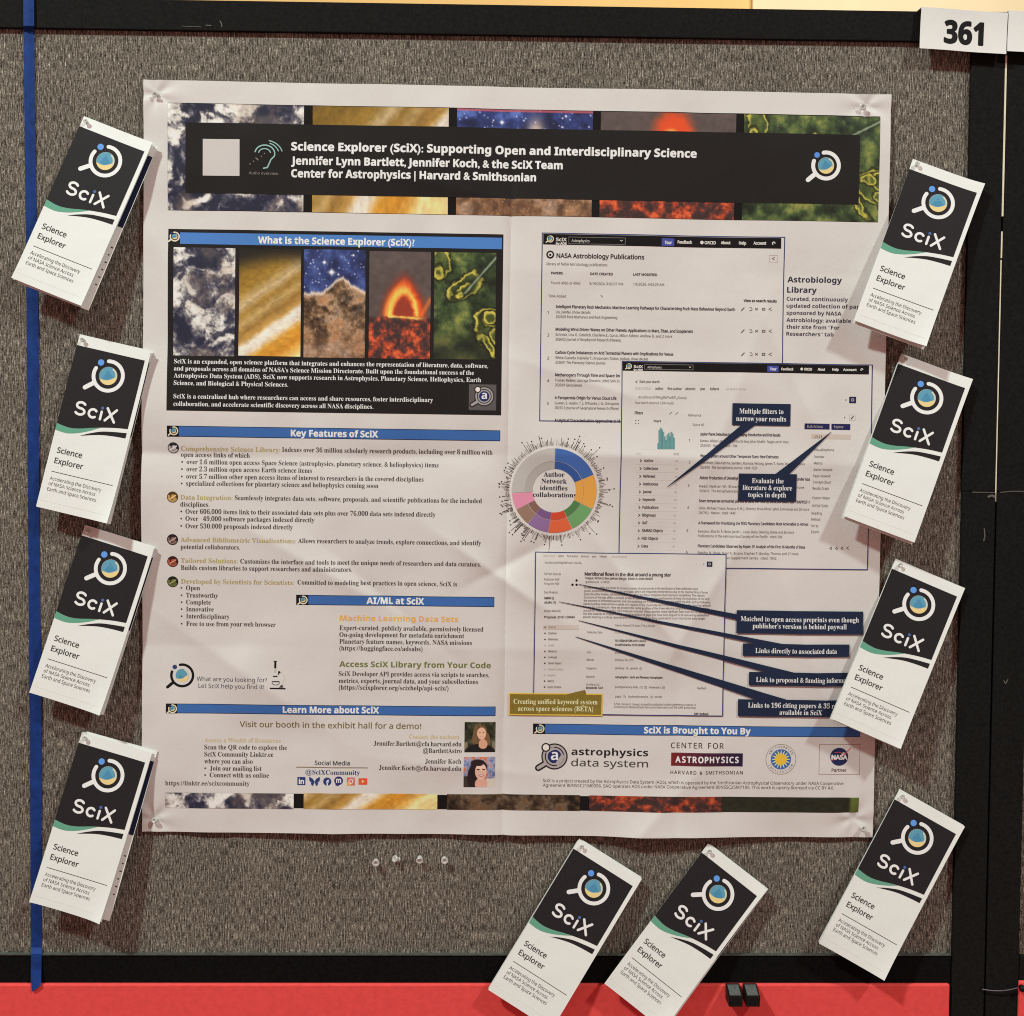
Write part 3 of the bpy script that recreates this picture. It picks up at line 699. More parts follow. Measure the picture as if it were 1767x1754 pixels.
def ads_logo(p, cx, cy, R, line, fill, layer, bgm=None):
    ca, cb = map(float, p.s.q(cx, cy))
    w = R * .42
    p.stroke([(ca - R * .62, cb + R * .50), (ca - R * 1.22, cb + R * .88)], R * .50, line, layer, True); p.stroke([(ca - R * .62, cb + R * .50), (ca - R * 1.22, cb + R * .88)], R * .26, fill, layer + .6, True)
    p.disc(ca, cb, R, line, layer + .3, True); p.disc(ca, cb, R * .90, fill, layer + 1.0, True)
    p.arc(ca, cb, R * .66, R * .74, 0, 360, line, layer + 1.5, True, 30); p.disc(ca, cb, R * .52, ink(38, 44, 92), layer + 1.5, True)
    p.disc(ca - R * .66, cb - R * .68, R * .34, line, layer + 1.8, True); p.disc(ca - R * .66, cb - R * .68, R * .24, ink(214, 206, 198), layer + 2.2, True)
    V, F, asp = text_shape('a', 'bold'); hh = R * .80
    wd = asp * hh
    p.text('a', ca - wd / 2, cb + R * .27, ca + wd / 2, hh, WHT, 'bold', 0, layer=layer + 2.4, native=True)
p = Print(SH, 2.2); p.rect(809.4, 663.6, 856, 709, ink(84, 80, 80)); ads_logo(p, 835.6, 684.5, 17.2, ink(40, 36, 38), ink(150, 144, 144), 2.8); p.build('dark_logo_tile', ip)

# --- heading bars on the white paper
def heading(x0, y0, x1, y1, xi, t, tx0, base, tx1):
    b = Print(SH, 1); b.rect(x0, y0, x1, y1, NAVY)
    a0, b0 = map(float, SH.q(x0, y0)); a1, b1_ = map(float, SH.q(x1, y1)); ai = float(SH.q(xi, y0)[0])
    b.nrect(ai, b0 + 1.1, a1 - 1.0, b1_ - 1.1, BLUE2, 1.8); b.nrect(a0, b0, ai, b1_, BLK2, 1.8)
    b = b.build('heading_bar', poster)
    p = Print(SH, 2.8)
    if '/' in t:
        p.text('AI', tx0, base, tx0 + 17.5, 11, WHT, 'bold', .35); p.stroke([(tx0 + 18.6, base + 1), (tx0 + 23.4, base - 11)], 1.9, WHT, cap=False); p.text('ML at SciX', tx0 + 24.4, base + .2, tx1, 11, WHT, 'bold', .35)
    else: p.text(t, tx0, base, tx1, 11, WHT, 'bold', .35)
    p.build('lettering', b)
    p = Print(SH, 2.6); logo(p, (x0 + xi) / 2 + 1.6, (2 * y0 + 19) / 2 - .5, 7.6, ink(206, 202, 180), DBLUE, 2.6); p.build('magnifier_logo', b)
heading(290, 735, 863, 761.7, 310.5, 'Key Features of SciX', 502, 753.2, 652.7)
heading(511.6, 1026.3, 852.8, 1047.4, 532.8, 'AI/ML at SciX', 632.6, 1042, 732)
heading(286.8, 1214, 855, 1236.1, 306.5, 'Learn More about SciX', 488.5, 1229.4, 654.3)
heading(920, 1249.2, 1484, 1272.3, 941, 'SciX is Brought to You By', 1110.7, 1265, 1294.4)

# --- text blocks, left column
def block(name, items, icon=None, bullets=()):
    p = Print(SH, 1)
    for it in items:
        t, x, y, x1, cap, m, fam = it[:7]; p.text(t, x, y, x1, cap, m, fam, bold=it[7] if len(it) > 7 else 0)
    for (x, y) in bullets: p.disc(x, y, 1.5, TXT)
    o = p.build(name, poster)
    return o
def icon(parent, cx, cy, r, c1, c2, fn):
    p = Print(SH, 1); p.disc(cx, cy, r, ink(*c1)); p.arc(cx, cy, r * .5, r * .86, 110, 300, ink(*c2), 1.8); p.disc(cx + 1, cy - .5, r * .42, ink(*c2), 1.8); p.stroke([(cx - r * .5, cy + r * .35), (cx + r * .55, cy - r * .3)], r * .22, ink(*fn), 2.4)
    p.build('round_icon', parent)
s = 'serif'
o = block('text_block', [('Comprehensive Science Library:', 313, 778.2, 483, 8, OLIVE, s), ('Indexes over 36 million scholarly research products, including over 8 million with', 486.6, 780, 850, 8, TXT, s),
    ('open access links of which', 313, 788.6, 431, 8, TXT, s), ('over 1.6 million open access Space Science (astrophysics, planetary science, & heliophysics) items', 322.9, 801, 756.8, 8, TXT, s),
    ('over 2.3 million open access Earth science items', 322.9, 813.4, 538.4, 8, TXT, s), ('over 5.7 million other open access items of interest to researchers in the covered disciplines', 322.9, 826, 731, 8, TXT, s),
    ('specialized collections for planetary science and heliophysics coming soon', 322.9, 838, 653, 8, TXT, s)], bullets=[(315.3, y) for y in (797.4, 809.8, 822.4, 834.4)])
icon(o, 300.2, 773.2, 9.6, (42, 36, 42), (176, 166, 166), (220, 214, 210))
o = block('text_block', [('Data Integration:', 313, 862, 402, 8, OLIVE, s), ('Seamlessly integrates data sets, software, proposals, and scientific publications for the included', 406, 863, 831.5, 8, TXT, s), ('disciplines.', 313, 874, 362.8, 8, TXT, s),
    ('Over 606,000 items link to their associated data sets plus over 76,000 data sets indexed directly', 321.7, 886.4, 751.7, 8, TXT, s), ('Over   49,000 software packages indexed directly', 321.7, 898.6, 543, 8, TXT, s), ('Over 530,000 proposals indexed directly', 321.7, 911.4, 505.7, 8, TXT, s)],
    bullets=[(314.6, y) for y in (882.6, 894.8, 907.4)])
icon(o, 299.9, 857.8, 9.6, (78, 58, 34), (176, 140, 84), (206, 178, 128))
o = block('text_block', [('Advanced Bibliometric Visualizations:', 313, 935, 511.9, 8, OLIVE, s), ('Allows researchers to analyze trends, explore connections, and identify', 515, 937, 830, 8, TXT, s), ('potential collaborators.', 313, 947.2, 415, 8, TXT, s)])
icon(o, 299.5, 931, 9.6, (42, 32, 34), (120, 96, 90), (176, 150, 140))
o = block('text_block', [('Tailored Solutions:', 313, 971, 411, 8, OLIVE, s), ('Customizes the interface and tools to meet the unique needs of researchers and data curators.', 415.3, 972.4, 830, 8, TXT, s), ('Builds custom libraries to support researchers and administrators.', 313, 983.3, 608, 8, TXT, s)])
icon(o, 299.3, 969, 9.6, (60, 26, 26), (150, 78, 62), (206, 130, 104))
o = block('text_block', [('Developed by Scientists for Scientists:', 313, 1007, 508, 8, OLIVE, s), ('Committed to modeling best practices in open science, SciX is', 514, 1008.4, 789, 8, TXT, s)]
    + [(t, 321.4, y, x1, 8, TXT, s) for t, y, x1 in (('Open', 1018.3, 345.6), ('Trustworthy', 1031, 376.5), ('Complete', 1043, 364), ('Innovative', 1055, 369), ('Interdisciplinary', 1067.2, 396), ('Free to use from your web browser', 1080.2, 476))],
    bullets=[(313.6, y) for y in (1014.5, 1027.3, 1039.3, 1051.3, 1063.5, 1076.5)])
icon(o, 298.8, 1003.9, 9.6, (32, 34, 22), (96, 100, 58), (150, 150, 96))
o = block('text_block', [('Machine Learning Data Sets', 587, 1071, 790.6, 9.6, GOLD, 'bold', 0), ('Expert-curated, publicly available, permissively licensed', 586.2, 1087, 834, 8, TXT, s), ('On-going development for metadata enrichment', 586, 1098.6, 801, 8, TXT, s),
    ('Planetary feature names, keywords, NASA missions', 586, 1110.4, 814.4, 8, TXT, s), ('(https://huggingface.co/adsabs)', 586, 1122, 729.3, 8, TXT, s)])
o = block('text_block', [('Access SciX Library from Your Code', 586, 1150.4, 847, 9.8, GREEN, 'bold', .05), ('SciX Developer API provides access via scripts to searches,', 585, 1166, 844, 8, TXT, s), ('metrics, exports, journal data, and your subcollections', 585, 1178, 825, 8, TXT, s), ('(https://scixplorer.org/scixhelp/api-scix/)', 585, 1189.6, 774, 8, TXT, s)])
o = block('text_block', [('What are you looking for?', 339.5, 1175.2, 461.4, 7.6, ink(70, 72, 88), 'sans'), ('Let SciX help you find it!', 342.5, 1187.2, 456.8, 7.6, ink(70, 72, 88), 'sans')])
p = Print(SH, 1); logo(p, 314.3, 1165.8, 21, BLK2, DBLUE, 1, w=4.3); p.build('magnifier_logo', o)
p = Print(SH, 1)
p.stroke([(467.5, 1187.2), (492.5, 1188)], 2.4, BLK2); p.rect(473.8, 1141, 477.2, 1153, BLK2); p.rect(472.6, 1140.2, 478.4, 1141.6, BLK2); p.rect(474, 1153.2, 477, 1160.5, PALE)
p.rect(471.6, 1165.8, 479.6, 1167.8, BLK2); p.rect(470, 1175, 483, 1176.8, BLK2); p.stroke(arcpts(476.5, 1170, 15, 14, 30, 150), 2.2, ink(196, 186, 178)); p.disc(482.5, 1159.6, 2.2, BLK2); p.stroke([(482.5, 1160), (481, 1163.5)], 1.8, BLK2)
p.stroke(arcpts(476.5, 1176.8, 6.5, 4.8, 100, 260), 1.0, BLK2); p.poly([(487.5, 1180), (489.6, 1186), (482, 1186)], TXT)
p.build('microscope_symbol', o)
block('text_block', [('Visit our booth in the exhibit hall for a demo!', 413.6, 1254.8, 727, 10, DOLIVE, 'sans', .15)])
o = block('text_block', [('Access a Wealth of Resources', 353, 1280.8, 484, 7.4, TAN, s), ('Scan the QR code to explore the', 352.7, 1293.2, 494.9, 8, TXT, s), ('SciX Community Linktr.ee', 352.7, 1305.4, 471.5, 8, TXT, s), ('where you can also', 352.7, 1317.4, 436, 8, TXT, s),
    ('Join our mailing list', 362, 1329.6, 451.4, 8, TXT, s), ('Connect with us online', 362, 1341.2, 464, 8, TXT, s), ('https://linktr.ee/scixcommunity', 285.7, 1354.8, 430.8, 8, TXT2, s)], bullets=[(354.2, 1325.8), (354.2, 1337.6)])
o = block('text_block', [('Social Media', 543, 1320, 603.9, 7.4, ink(66, 66, 78), 'sans', .2), ('@SciXCommunity', 527, 1336.2, 621, 8, DBLUE, s)])
p = Print(SH, 1); p.rect(511.2, 1323.3, 634.7, 1325.8, ink(120, 104, 84)); p.build('rule_line', o)
def icon_part(draw):
    p = Print(SH, 1); draw(p); p.build('social_icon', o)
SOC = ink(40, 56, 108)
def _in(p): p.rect(513.3, 1341, 527, 1355, SOC); p.text('in', 515.6, 1352.6, 524.8, 8.4, WHT, bold=.5, layer=2)
def _bf(p):
    for sgn in (-1, 1):
        p.poly([(542.9, 1349), (542.9 + sgn * 3, 1344), (542.9 + sgn * 9.3, 1340.3), (542.9 + sgn * 9, 1347), (542.9 + sgn * 6, 1350.4)][::sgn], SOC); p.poly([(542.9, 1349), (542.9 + sgn * 6.4, 1351), (542.9 + sgn * 5, 1355.4), (542.9 + sgn * 2.6, 1356)][::sgn], SOC, 1.2)
def _fb(p): p.disc(565, 1348.4, 7.2, SOC); p.text('f', 563, 1355.2, 568.3, 9, WHT, bold=.6, layer=2)
def _ma(p): p.disc(584.6, 1347, 7.6, ink(52, 46, 106)); p.poly([(578, 1348), (590, 1349), (584, 1356), (579.6, 1355)], ink(52, 46, 106), 1.2); p.text('m', 580.2, 1350.2, 589, 8.4, WHT, bold=.5, layer=2)
def _ig(p): p.rect(598.8, 1341.6, 612.4, 1355.4, ink(196, 104, 92)); p.rect(598.8, 1350, 606, 1355.4, ink(226, 160, 84), 1.5); p.arc(605.6, 1348.5, 2.6, 4, 0, 360, WHT, 2); p.disc(609.6, 1344.6, .9, WHT, 2)
def _yt(p): p.rect(618.8, 1343, 633.8, 1354.2, ink(206, 84, 46)); p.poly([(624.4, 1345.8), (629.4, 1348.6), (624.4, 1351.4)], ink(240, 190, 150), 2)
for d in (_in, _bf, _fb, _ma, _ig, _yt): icon_part(d)
block('text_block', [('Contact the authors:', 705.7, 1274.4, 793.8, 7.6, TAN, s), ('Jennifer.Bartlett@cfa.harvard.edu', 644.7, 1286.2, 796.3, 8, TXT, s), ('@BartlettAstro', 730, 1298.4, 796.7, 8, TXT, s),
    ('Jennifer Koch', 733.8, 1316.4, 796, 8, TXT, s), ('Jennifer.Koch@cfa.harvard.edu', 653.9, 1328, 795.9, 8, TXT, s)])
def ell(U, V, x, y, rx, ry, s=.06): return sstep(1 + s, 1 - s, np.hypot((U - x) / rx, (V - y) / ry))
def p_port1(U, V, w, h):
    c = cramp(fbm(U * 6, V * 6), [(.3, (24, 28, 20)), (.6, (58, 62, 44)), (.8, (96, 92, 72))])
    c = mixc(c, (120, 112, 92), sstep(.62, .7, V) * (abs(U - .5) > .4))
    hair = np.clip(ell(U, V, .50, .32, .22, .26) + ell(U, V, .42, .58, .17, .34) + ell(U, V, .68, .62, .15, .30), 0, 1)
    c = mixc(c, (112, 84, 58), hair); c = mixc(c, (62, 45, 33), hair * sstep(.5, .75, fbm(U * 26, V * 5)))
    c = mixc(c, (200, 150, 124), ell(U, V, .60, .78, .15, .22)); c = mixc(c, (226, 172, 146), ell(U, V, .55, .38, .145, .20))
    c = mixc(c, (26, 24, 24), np.clip(ell(U, V, .5, 1.02, .50, .30) - ell(U, V, .60, .76, .14, .13), 0, 1))
    for x in (.495, .605): c = mixc(c, (90, 62, 54), ell(U, V, x, .35, .022, .018, .5))
    c = mixc(c, (178, 96, 90), ell(U, V, .55, .475, .055, .022, .4)); c = mixc(c, (244, 232, 226), ell(U, V, .55, .47, .038, .010, .5))
    return c
def p_port2(U, V, w, h):
    n = fbm(U * 7 + 3, V * 7); c = cramp(n, [(.3, (92, 102, 140)), (.5, (150, 156, 184)), (.62, (196, 120, 86)), (.8, (176, 74, 52))])
    c = mixc(c, (196, 190, 176), sstep(.68, .74, V) * (U > .72)); c = mixc(c, (52, 48, 44), sstep(.6, .66, V) * (U < .3))
    hair = np.clip(ell(U, V, .48, .36, .27, .27) + ell(U, V, .32, .68, .2, .42), 0, 1); c = mixc(c, (36, 26, 26), hair)
    c = mixc(c, (206, 158, 142), ell(U, V, .56, .90, .2, .22)); c = mixc(c, (226, 178, 162), ell(U, V, .545, .48, .185, .27)); c = mixc(c, (36, 26, 26), ell(U, V, .42, .2, .2, .12, .2) * (V < .3))
    for x in (.46, .635): c = mixc(c, (58, 36, 34), ell(U, V, x, .41, .05, .022, .4))
    c = mixc(c, (176, 84, 80), ell(U, V, .56, .61, .085, .04, .3)); c = mixc(c, (244, 236, 230), ell(U, V, .56, .60, .062, .018, .4))
    return c
painted(SH, 'portrait_photo', poster, 801.9, 1246, 854.6, 1298.4, p_port1, 1, .6)
painted(SH, 'portrait_photo', poster, 800.5, 1306, 854, 1358.6, p_port2, 1, .6)

# --- screenshots
def shot(name, x0, y0, x1, y1, layer):
    p = Print(SH, layer); p.rect(x0, y0, x1, y1, M_PAPER); p.outline(x0, y0, x1, y1, 1.6, EDGE, layer + .6); return p.build(name, poster)
def navbar(par, x0, y0, x1, y1, lg, sx, box, tour, items, layer, k=1.0):
    n = Print(SH, layer); n.rect(x0, y0, x1, y1, BLK2)
    n.outline(*box, .9, ink(110, 106, 106), layer + .7); n = n.build('navigation_bar', par)
    p = Print(SH, layer + .8); logo(p, lg[0], lg[1], lg[2], ink(206, 202, 180), ink(150, 150, 140), layer + .8); p.build('magnifier_logo', n)
    p = Print(SH, layer + .8)
    W2 = ink(206, 202, 198)
    p.text('SciX', sx[0], sx[2], sx[1], 5.6 * k, W2, bold=.25); p.text('by ADS', sx[0], sx[2] + 5.8 * k, sx[1], 3.6 * k, W2, bold=.3)
    p.build('lettering', n); p = Print(SH, layer + .8)
    p.text('Astrophysics', box[0] + 5, box[1] + 9 * k, box[0] + 36 * k, 4.6 * k, W2)
    p.stroke([(box[2] - 9 * k, box[1] + 6 * k), (box[2] - 7 * k, box[1] + 7.6 * k), (box[2] - 5 * k, box[1] + 6 * k)], .9, W2)
    p.build('lettering', n); p = Print(SH, layer + .8)
    p.rect(*tour, BTN2); p.text('Tour', tour[0] + 5 * k, tour[3] - 3.6 * k, tour[2] - 4 * k, 5 * k, WHT, bold=.3, layer=layer + 1.6)
    for t, xa, xb, yb in items:
        if t == 'o': p.disc(xa, yb, 3 * k, W2)
        elif t == 'c': p.arc(xa, yb, 1.4 * k, 3 * k, 200, 460, W2)
        else: p.text(t, xa, yb, xb, 5 * k, W2, bold=.25)
    p.build('lettering', n)
s1 = shot('screenshot', 937 - 2, 402.2, 1347.5, 733.4, 1)
navbar(s1, 937.4, 404.4, 1347.3, 429.6, (949.5, 413.4, 6), (959, 977.6, 417), (981, 409.4, 1079, 423.4), (1141.8, 411.6, 1163.4, 425), 
       (('Feedback', 1169.3, 1194.5, 420.3), ('o', 1211.5, 0, 418.6), ('ORCID', 1216, 1235.6, 421.3), ('About', 1244, 1260.6, 421.4), ('Help', 1275, 1287.5, 422.2), ('Account', 1300, 1322, 422.4), ('c', 1334.7, 0, 420.6)), 2.6)
MINI = ink(92, 84, 82); MINI2 = ink(112, 104, 100); MINIB = ink(56, 50, 50)
p = Print(SH, 2.6)
p.disc(949.3, 440.3, 6.8, BLK2); p.disc(949.3, 440.3, 4.2, M_PAPER, 3.2); p.rect(947.6, 439, 951, 442.6, BLK2, 3.8)
p.text('NASA Astrobiology Publications', 960, 445.6, 1111.4, 7.6, ink(50, 46, 48), bold=.28); p.text('Library of NASA Astrobiology publications', 942, 458.4, 1047.8, 4.8, MINI2)
for t, x, y, x1, c in (('PAPERS', 950.7, 474, 970.8, 4), ('DATE CREATED', 1018.4, 475, 1057.4, 4), ('LAST MODIFIED', 1092.5, 476, 1134, 4)): p.text(t, x, y, x1, c, MINIB, bold=.15)
for t, x, y, x1 in (('Found 4966 of 4966', 950.7, 491, 1001), ('5/16/2024, 8:02:07 PM', 1017, 492, 1075), ('1/6/2026, 4:02:29 AM', 1092.5, 493, 1146), ('Time Added', 946, 513.6, 976)): p.text(t, x, y, x1, 4.6, MINI2)
p.text('View as search results', 1282.7, 521.6, 1340, 4.6, MINIB, bold=.2)
p.stroke([(1037, 510), (1039.4, 513)], 1.2, MINI)
E = (('Intelligent Planetary Rock Mechanics: Machine Learning Pathways for Characterizing Rock Mass Behaviour Beyond Earth', 532, 1268.3, 'Liu, Jianfei; show details', 1018.6, '2026/03 Rock Mechanics and Rock Engineering', 1064.8),
     ('Modeling Wind-Driven Waves on Other Planets: Applications to Mars, Titan, and Exoplanets', 571, 1195.6, 'Schneck, Una G.; Detelich, Charlene E.; Curcic, Milan; Ashton, Andrew D.; and 2 more', 1159.7, '2026/02 Journal of Geophysical Research (Planets)', 1070.8),
     ('Carbon-Cycle Imbalances on Arid Terrestrial Planets with Implications for Venus', 611, 1161.7, 'White-Gianella, Haskelle T.; Krissansen-Totton, Joshua; show details', 1118, '2026/01 The Planetary Science Journal', 1043.7),
     ('Methanogens Through Time and Space: Im', 649.8, 1069, 'Truman, Nadeen; Lizarraga-Chavarria, Lizbet; Saini, Ev', 1069, '2026/01 Geosciences', 1003.7),
     ('A Panspermia Origin for Venus Cloud Life', 689, 1063, 'Guinan, E.; Austin, T. J.; O\'Rourke, J. G.; Grinspoon,', 1068, '2025/12 Journal of Geophysical Research (Planet', 1067),
     ('Analytical Characterization Approaches to M', 728, 1069, None, 0, None, 0))
for i, (t, y, x1, t2, x2, t3, x3) in enumerate(E):
    xl = 959 - i * .5
    p.text(t, xl, y, x1, 5, ink(60, 52, 62), bold=.15)
    if t2:
        p.text(t2, xl, y + 9, x2, 4.6, MINI); p.text(t3, xl, y + 17.2, x3, 4.6, MINI); p.text(str(i + 1), 944.6 - i * .3, y + 10, None, 5, MINI)
p.build('lettering', s1)
p = Print(SH, 2.6)
def toolrow(p, xs, y, step, m=MINI):
    p.stroke([(xs, y + 2.5), (xs + 4.5, y - 2.2)], 1.7, m); a = xs + 14
    p.stroke([(a, y - 2.4), (a + 3, y - 2.4), (a + 4, y - .5), (a + 4, y + 2.6), (a, y + 2.6)], .9, m); a += step
    p.stroke([(a - 2, y - 1.6), (a + 2, y + 1.8)], 1.1, m); p.stroke([(a - 2, y + 1.8), (a + 2, y - 1.6)], 1.1, m); a += step
    p.rect(a - 2, y - 2, a + 3.4, y + 2.6, m); p.rect(a - .6, y - .4, a + 2, y + 1.4, M_PAPER, 3.2); a += step
    p.stroke([(a + 3, y - 2.4), (a - 2, y + .2), (a + 3, y + 2.6)], .9, m)
for y in (534, 572, 611.8):
    p = Print(SH, 2.6); toolrow(p, 1279, y, 11.6); p.build('symbol_lettering', s1)
p = Print(SH, 2.6)
p.outline(1327.5, 440.5, 1341.6, 453, .5, PALE); p.stroke([(1336.6, 444.2), (1332, 446.6), (1336.6, 449)], .9, MINI)
p.build('symbol_lettering', s1)

o = block('text_block', [('Astrobiology', 1358.7, 487.4, 1452.5, 9.6, ink(46, 44, 62), 'bold', .1), ('Library', 1358, 505.2, 1409, 9.6, ink(46, 44, 62), 'bold', .1)] +
    [(t, 1357.2 - k * .15, y, x1, 6.6, ink(56, 50, 64), 'bold', .0) for k, (t, y, x1) in enumerate((('Curated, continuously', 519.2, 1463), ('updated collection of papers', 531.2, 1499), ('sponsored by NASA', 543.4, 1452), ('Astrobiology; available', 555.8, 1468.4), ('their site from \u201cFor', 567.6, 1448.8), ('Researchers\u201d tab', 579.6, 1438.6)))])

s2 = shot('screenshot', 1072.6, 623, 1496.6, 984, 3.0)
navbar(s2, 1074.4, 624.9, 1498.6, 646.6, (1085, 632.6, 5), (1093, 1109, 635.4), (1111.7, 628.6, 1196, 639.4), (1323.4, 631.8, 1342.3, 642.4),
       (('Feedback', 1347, 1368, 639.6), ('o', 1382.8, 0, 637.4), ('ORCID', 1386.8, 1401, 639.6), ('About', 1410.6, 1423.5, 639.8), ('Help', 1436, 1447, 639.9), ('Account', 1454.6, 1478, 640.2), ('c', 1486.9, 0, 638.5)), 4.2, .82)
p = Print(SH, 4.2)
p.stroke([(1099, 657.5), (1096, 659.5), (1099, 661.5)], 1, MINI); p.text('Start your search', 1102.8, 661, 1137.4, 4.2, MINI, bold=.1)
for t, x, x1, m in (('QUICK FIELD', 1095.4, 1122.8, PALE), ('author', 1130, 1144, MINI), ('first author', 1151, 1176, MINI), ('abstract', 1182, 1199.6, MINI), ('year', 1207.6, 1216.5, MINI), ('fulltext', 1224.5, 1240, MINI), ('all search terms', 1252, 1285.6, PALE)): p.text(t, x, 672.8 + (x - 1095) * .006, x1, 4.2, m, bold=.12 if m is MINI else 0)
p.text('docs(library/OTWxg9fWToeBTl_zDuolA)', 1100.7, 688, 1184, 4.4, MINI2); p.text('Your search returned 2,000 results', 1094.8, 697.4, 1162, 4.2, MINI2)
p.text('Filters', 1094.4, 715.4, 1108.5, 4.8, MINIB, bold=.15); p.text('Relevance', 1186.5, 719, 1209, 4.4, MINI2); p.text('Years', 1126.5, 729, 1139.7, 4.2, MINIB, bold=.1); p.text('Select All', 1194, 735.6, 1213, 4.4, MINI2)
p.text('1997', 1096, 785.4, 1104, 3.6, PALE); p.text('2026', 1160, 785.8, 1170, 3.6, GREY)
for i, (t, x1) in enumerate((('Author', 1125.8), ('Collections', 1134), ('Refereed', 1129), ('Institutions', 1134.4), ('Journal', 1122.8), ('Keywords', 1130), ('Publications', 1135.5), ('Bibgroups', 1131), ('UAT', 1117), ('SIMBAD Objects', 1143.7), ('NED Objects', 1135.5), ('Data', 1117.6))):
    y = 797.4 + i * 13.4; x = 1109.4 - i * .25
    p.text(t, x, y, x1, 4.8, MINIB, bold=.12); p.stroke([(x - 6.4, y - 4), (x - 4, y - 2), (x - 6.4, y)], 1.1, MINIB); p.text('00', 1163.5 - i * .3, y, None, 3.2, PALE)
    p.rect(1095 - i * .25, y + 4, 1168, y + 4.8, ink(188, 176, 168))
R = (('Jupiter Planet Detections in Direct Imaging: Introduction and First Results', 751.8, 1345.6, 'Rameau, William; Lopez, Liam; Gordon; De Geus, Johan; Schaffer, Teagan; and 47 more', 763.2, 1359.4, '2023/03 \u00b7 Nature \u00b7 cited: 1784', 1271),
     ('Warm Jupiters around Other Temperate Stars: New Estimates', 789.4, 1342, 'Schneider, Dan-Katrina; Sanders, Romola; Vetting, James T.; Kane, Ira; and 3 more', 800.8, 1386.8, '2024/05 \u00b7 The Astrophysical Journal \u00b7 cited: 1029', 1305),
     ('Abiotic Production of Dimethyl Sulfide and Carbonyl Sulfide as a Biosignature under Gas', 827, 1395.7, 'Reed, Nathan W.; Shearer, Rance; Tolbert, Margaret and 4 more', 841.2, 1386, '2024/10 \u00b7 The Astrophysical Journal \u00b7 cited: 4', 1300),
     ('Seven temperate terrestrial planets around the nearby ultracool dwarf star TRAPPIST-1', 866.6, 1395.7, 'Gillon, Michael; Triaud, Amaury H. M. J.; Demory, Brice-Olivier; Jehin, Emmanuel and 26 more', 879, 1395, '2017/02 \u00b7 Nature \u00b7 cited: 1440', 1268),
     ('A Framework for Prioritizing the TESS Planetary Candidates Most Amenable to Atmos', 904.8, 1394, 'Kempton, Eliza M. R.; Bean, Jacob L.; Louie, Dana; Deming, Drake and 26 more', 919, 1369, 'Publications of the Astronomical Society of the Pacific \u00b7 cited: 586', 1349),
     ('Planetary Candidates Observed by Kepler. IV. Analysis of the First 16 Months of Data', 944.4, 1388, 'Batalha, N.; Rowe, Jason F.; Bryson, Stephen T.; Barclay, Thomas and 27 more', 956, 1376.8, 'Astrophysical Journal Supplement Series \u00b7 cited: 1042', 1338.5))
for i, (t, y, x1, t2, y2, x2, t3, x3) in enumerate(R):
    x = 1207 - i * .7
    p.text(t, x, y, x1, 4.8, ink(60, 52, 62), bold=.14); p.text(t2, x, y2, x2, 4.4, MINI); p.text(t3, x, y2 + 8, x3, 4.4, MINI); p.text(str(i + 1), x - 20, y2 - 1, None, 4.4, MINI)
p.build('lettering', s2)
p = Print(SH, 4.2)
hx = np.linspace(1134, 1161.5, 13); hh = (10, 33, 37, 34, 30, 22, 16, 25, 28, 22, 30, 27, 20)
for x, h_ in zip(hx, hh): p.rect(x - 1.2, 775.6 - h_, x + 1.25, 775.6, ink(96, 140, 142))
p.rect(1103.6, 775.8, 1164, 776.6, TXT2)
p.build('histogram', s2)
p = Print(SH, 4.2)
for i, (t, x1, dy) in enumerate((('Visualizations', 1437, 0), ('Overview', 1420, 12), ('Metrics', 1417, 23), ('Author Network', 1434.5, 34.2), ('Paper Network', 1431.5, 45), ('Concept Cloud', 1431.5, 55.6), ('Results Graph', 1429, 66.4), ('Citation Helper', 1431, 82.8), ('OPERATIONS', 1428, 96.6), ('Reading', 1417, 109.2), ('Methods', 1414.5, 119.8), ('Sort by', 1411, 131), ('Export', 1412, 141.4))):
    p.text(t, 1402.8 - dy * .03, 778.6 + dy, x1, 4.4, MINI)
p.rect(1399, 749.6, 1466.6, 758.6, ink(186, 172, 162)); p.text('All', 1403, 756.2, 1416, 4.4, MINI2, layer=5.0)
p.build('menu_lettering', s2)
p = Print(SH, 4.2)
p.rect(1386.8, 731.2, 1430, 741.8, BTN); p.rect(1433.5, 731.8, 1466, 742.6, BTN); p.rect(1465, 685, 1476.4, 696.4, BTN); p.arc(1470.6, 690.6, 1.6, 2.8, 0, 360, PALE, 5.0)
p.text('Bulk Actions', 1391, 738.6, 1418, 4.4, PALE, layer=5.0); p.text('Explore', 1438, 739.2, 1454, 4.4, PALE, layer=5.0)
p.outline(1464.5, 716, 1474.8, 726.4, .5, PALE); p.stroke([(1467.6, 723.4), (1471.6, 719.2)], 1.5, MINIB); p.text('x', 1457.4, 692.2, 1460.4, 4, MINI); p.disc(1456.6, 721, 1, MINI)
p.build('button_lettering', s2)
p = Print(SH, 4.2)
for k in range(4):
    x = 1432 + k * 9.8; p.stroke([(x - 1.8, 947), (x + 1.4, 943.6), (x + 2.2, 948.2), (x - 1.8, 947)] if k != 3 else [(x + 2, 943.6), (x - 2, 946), (x + 2, 948.6)], .9, MINI)
for (x, y) in ((1156.5, 713.5), (1167, 714)): p.stroke([(x - 2, y + 2), (x + 2, y - 2)], .9, MINI)
for (x, y) in ((1096, 726), (1101, 726), (1096, 731), (1101, 731)): p.disc(x, y, .9, MINI)
p.build('symbol_lettering', s2)

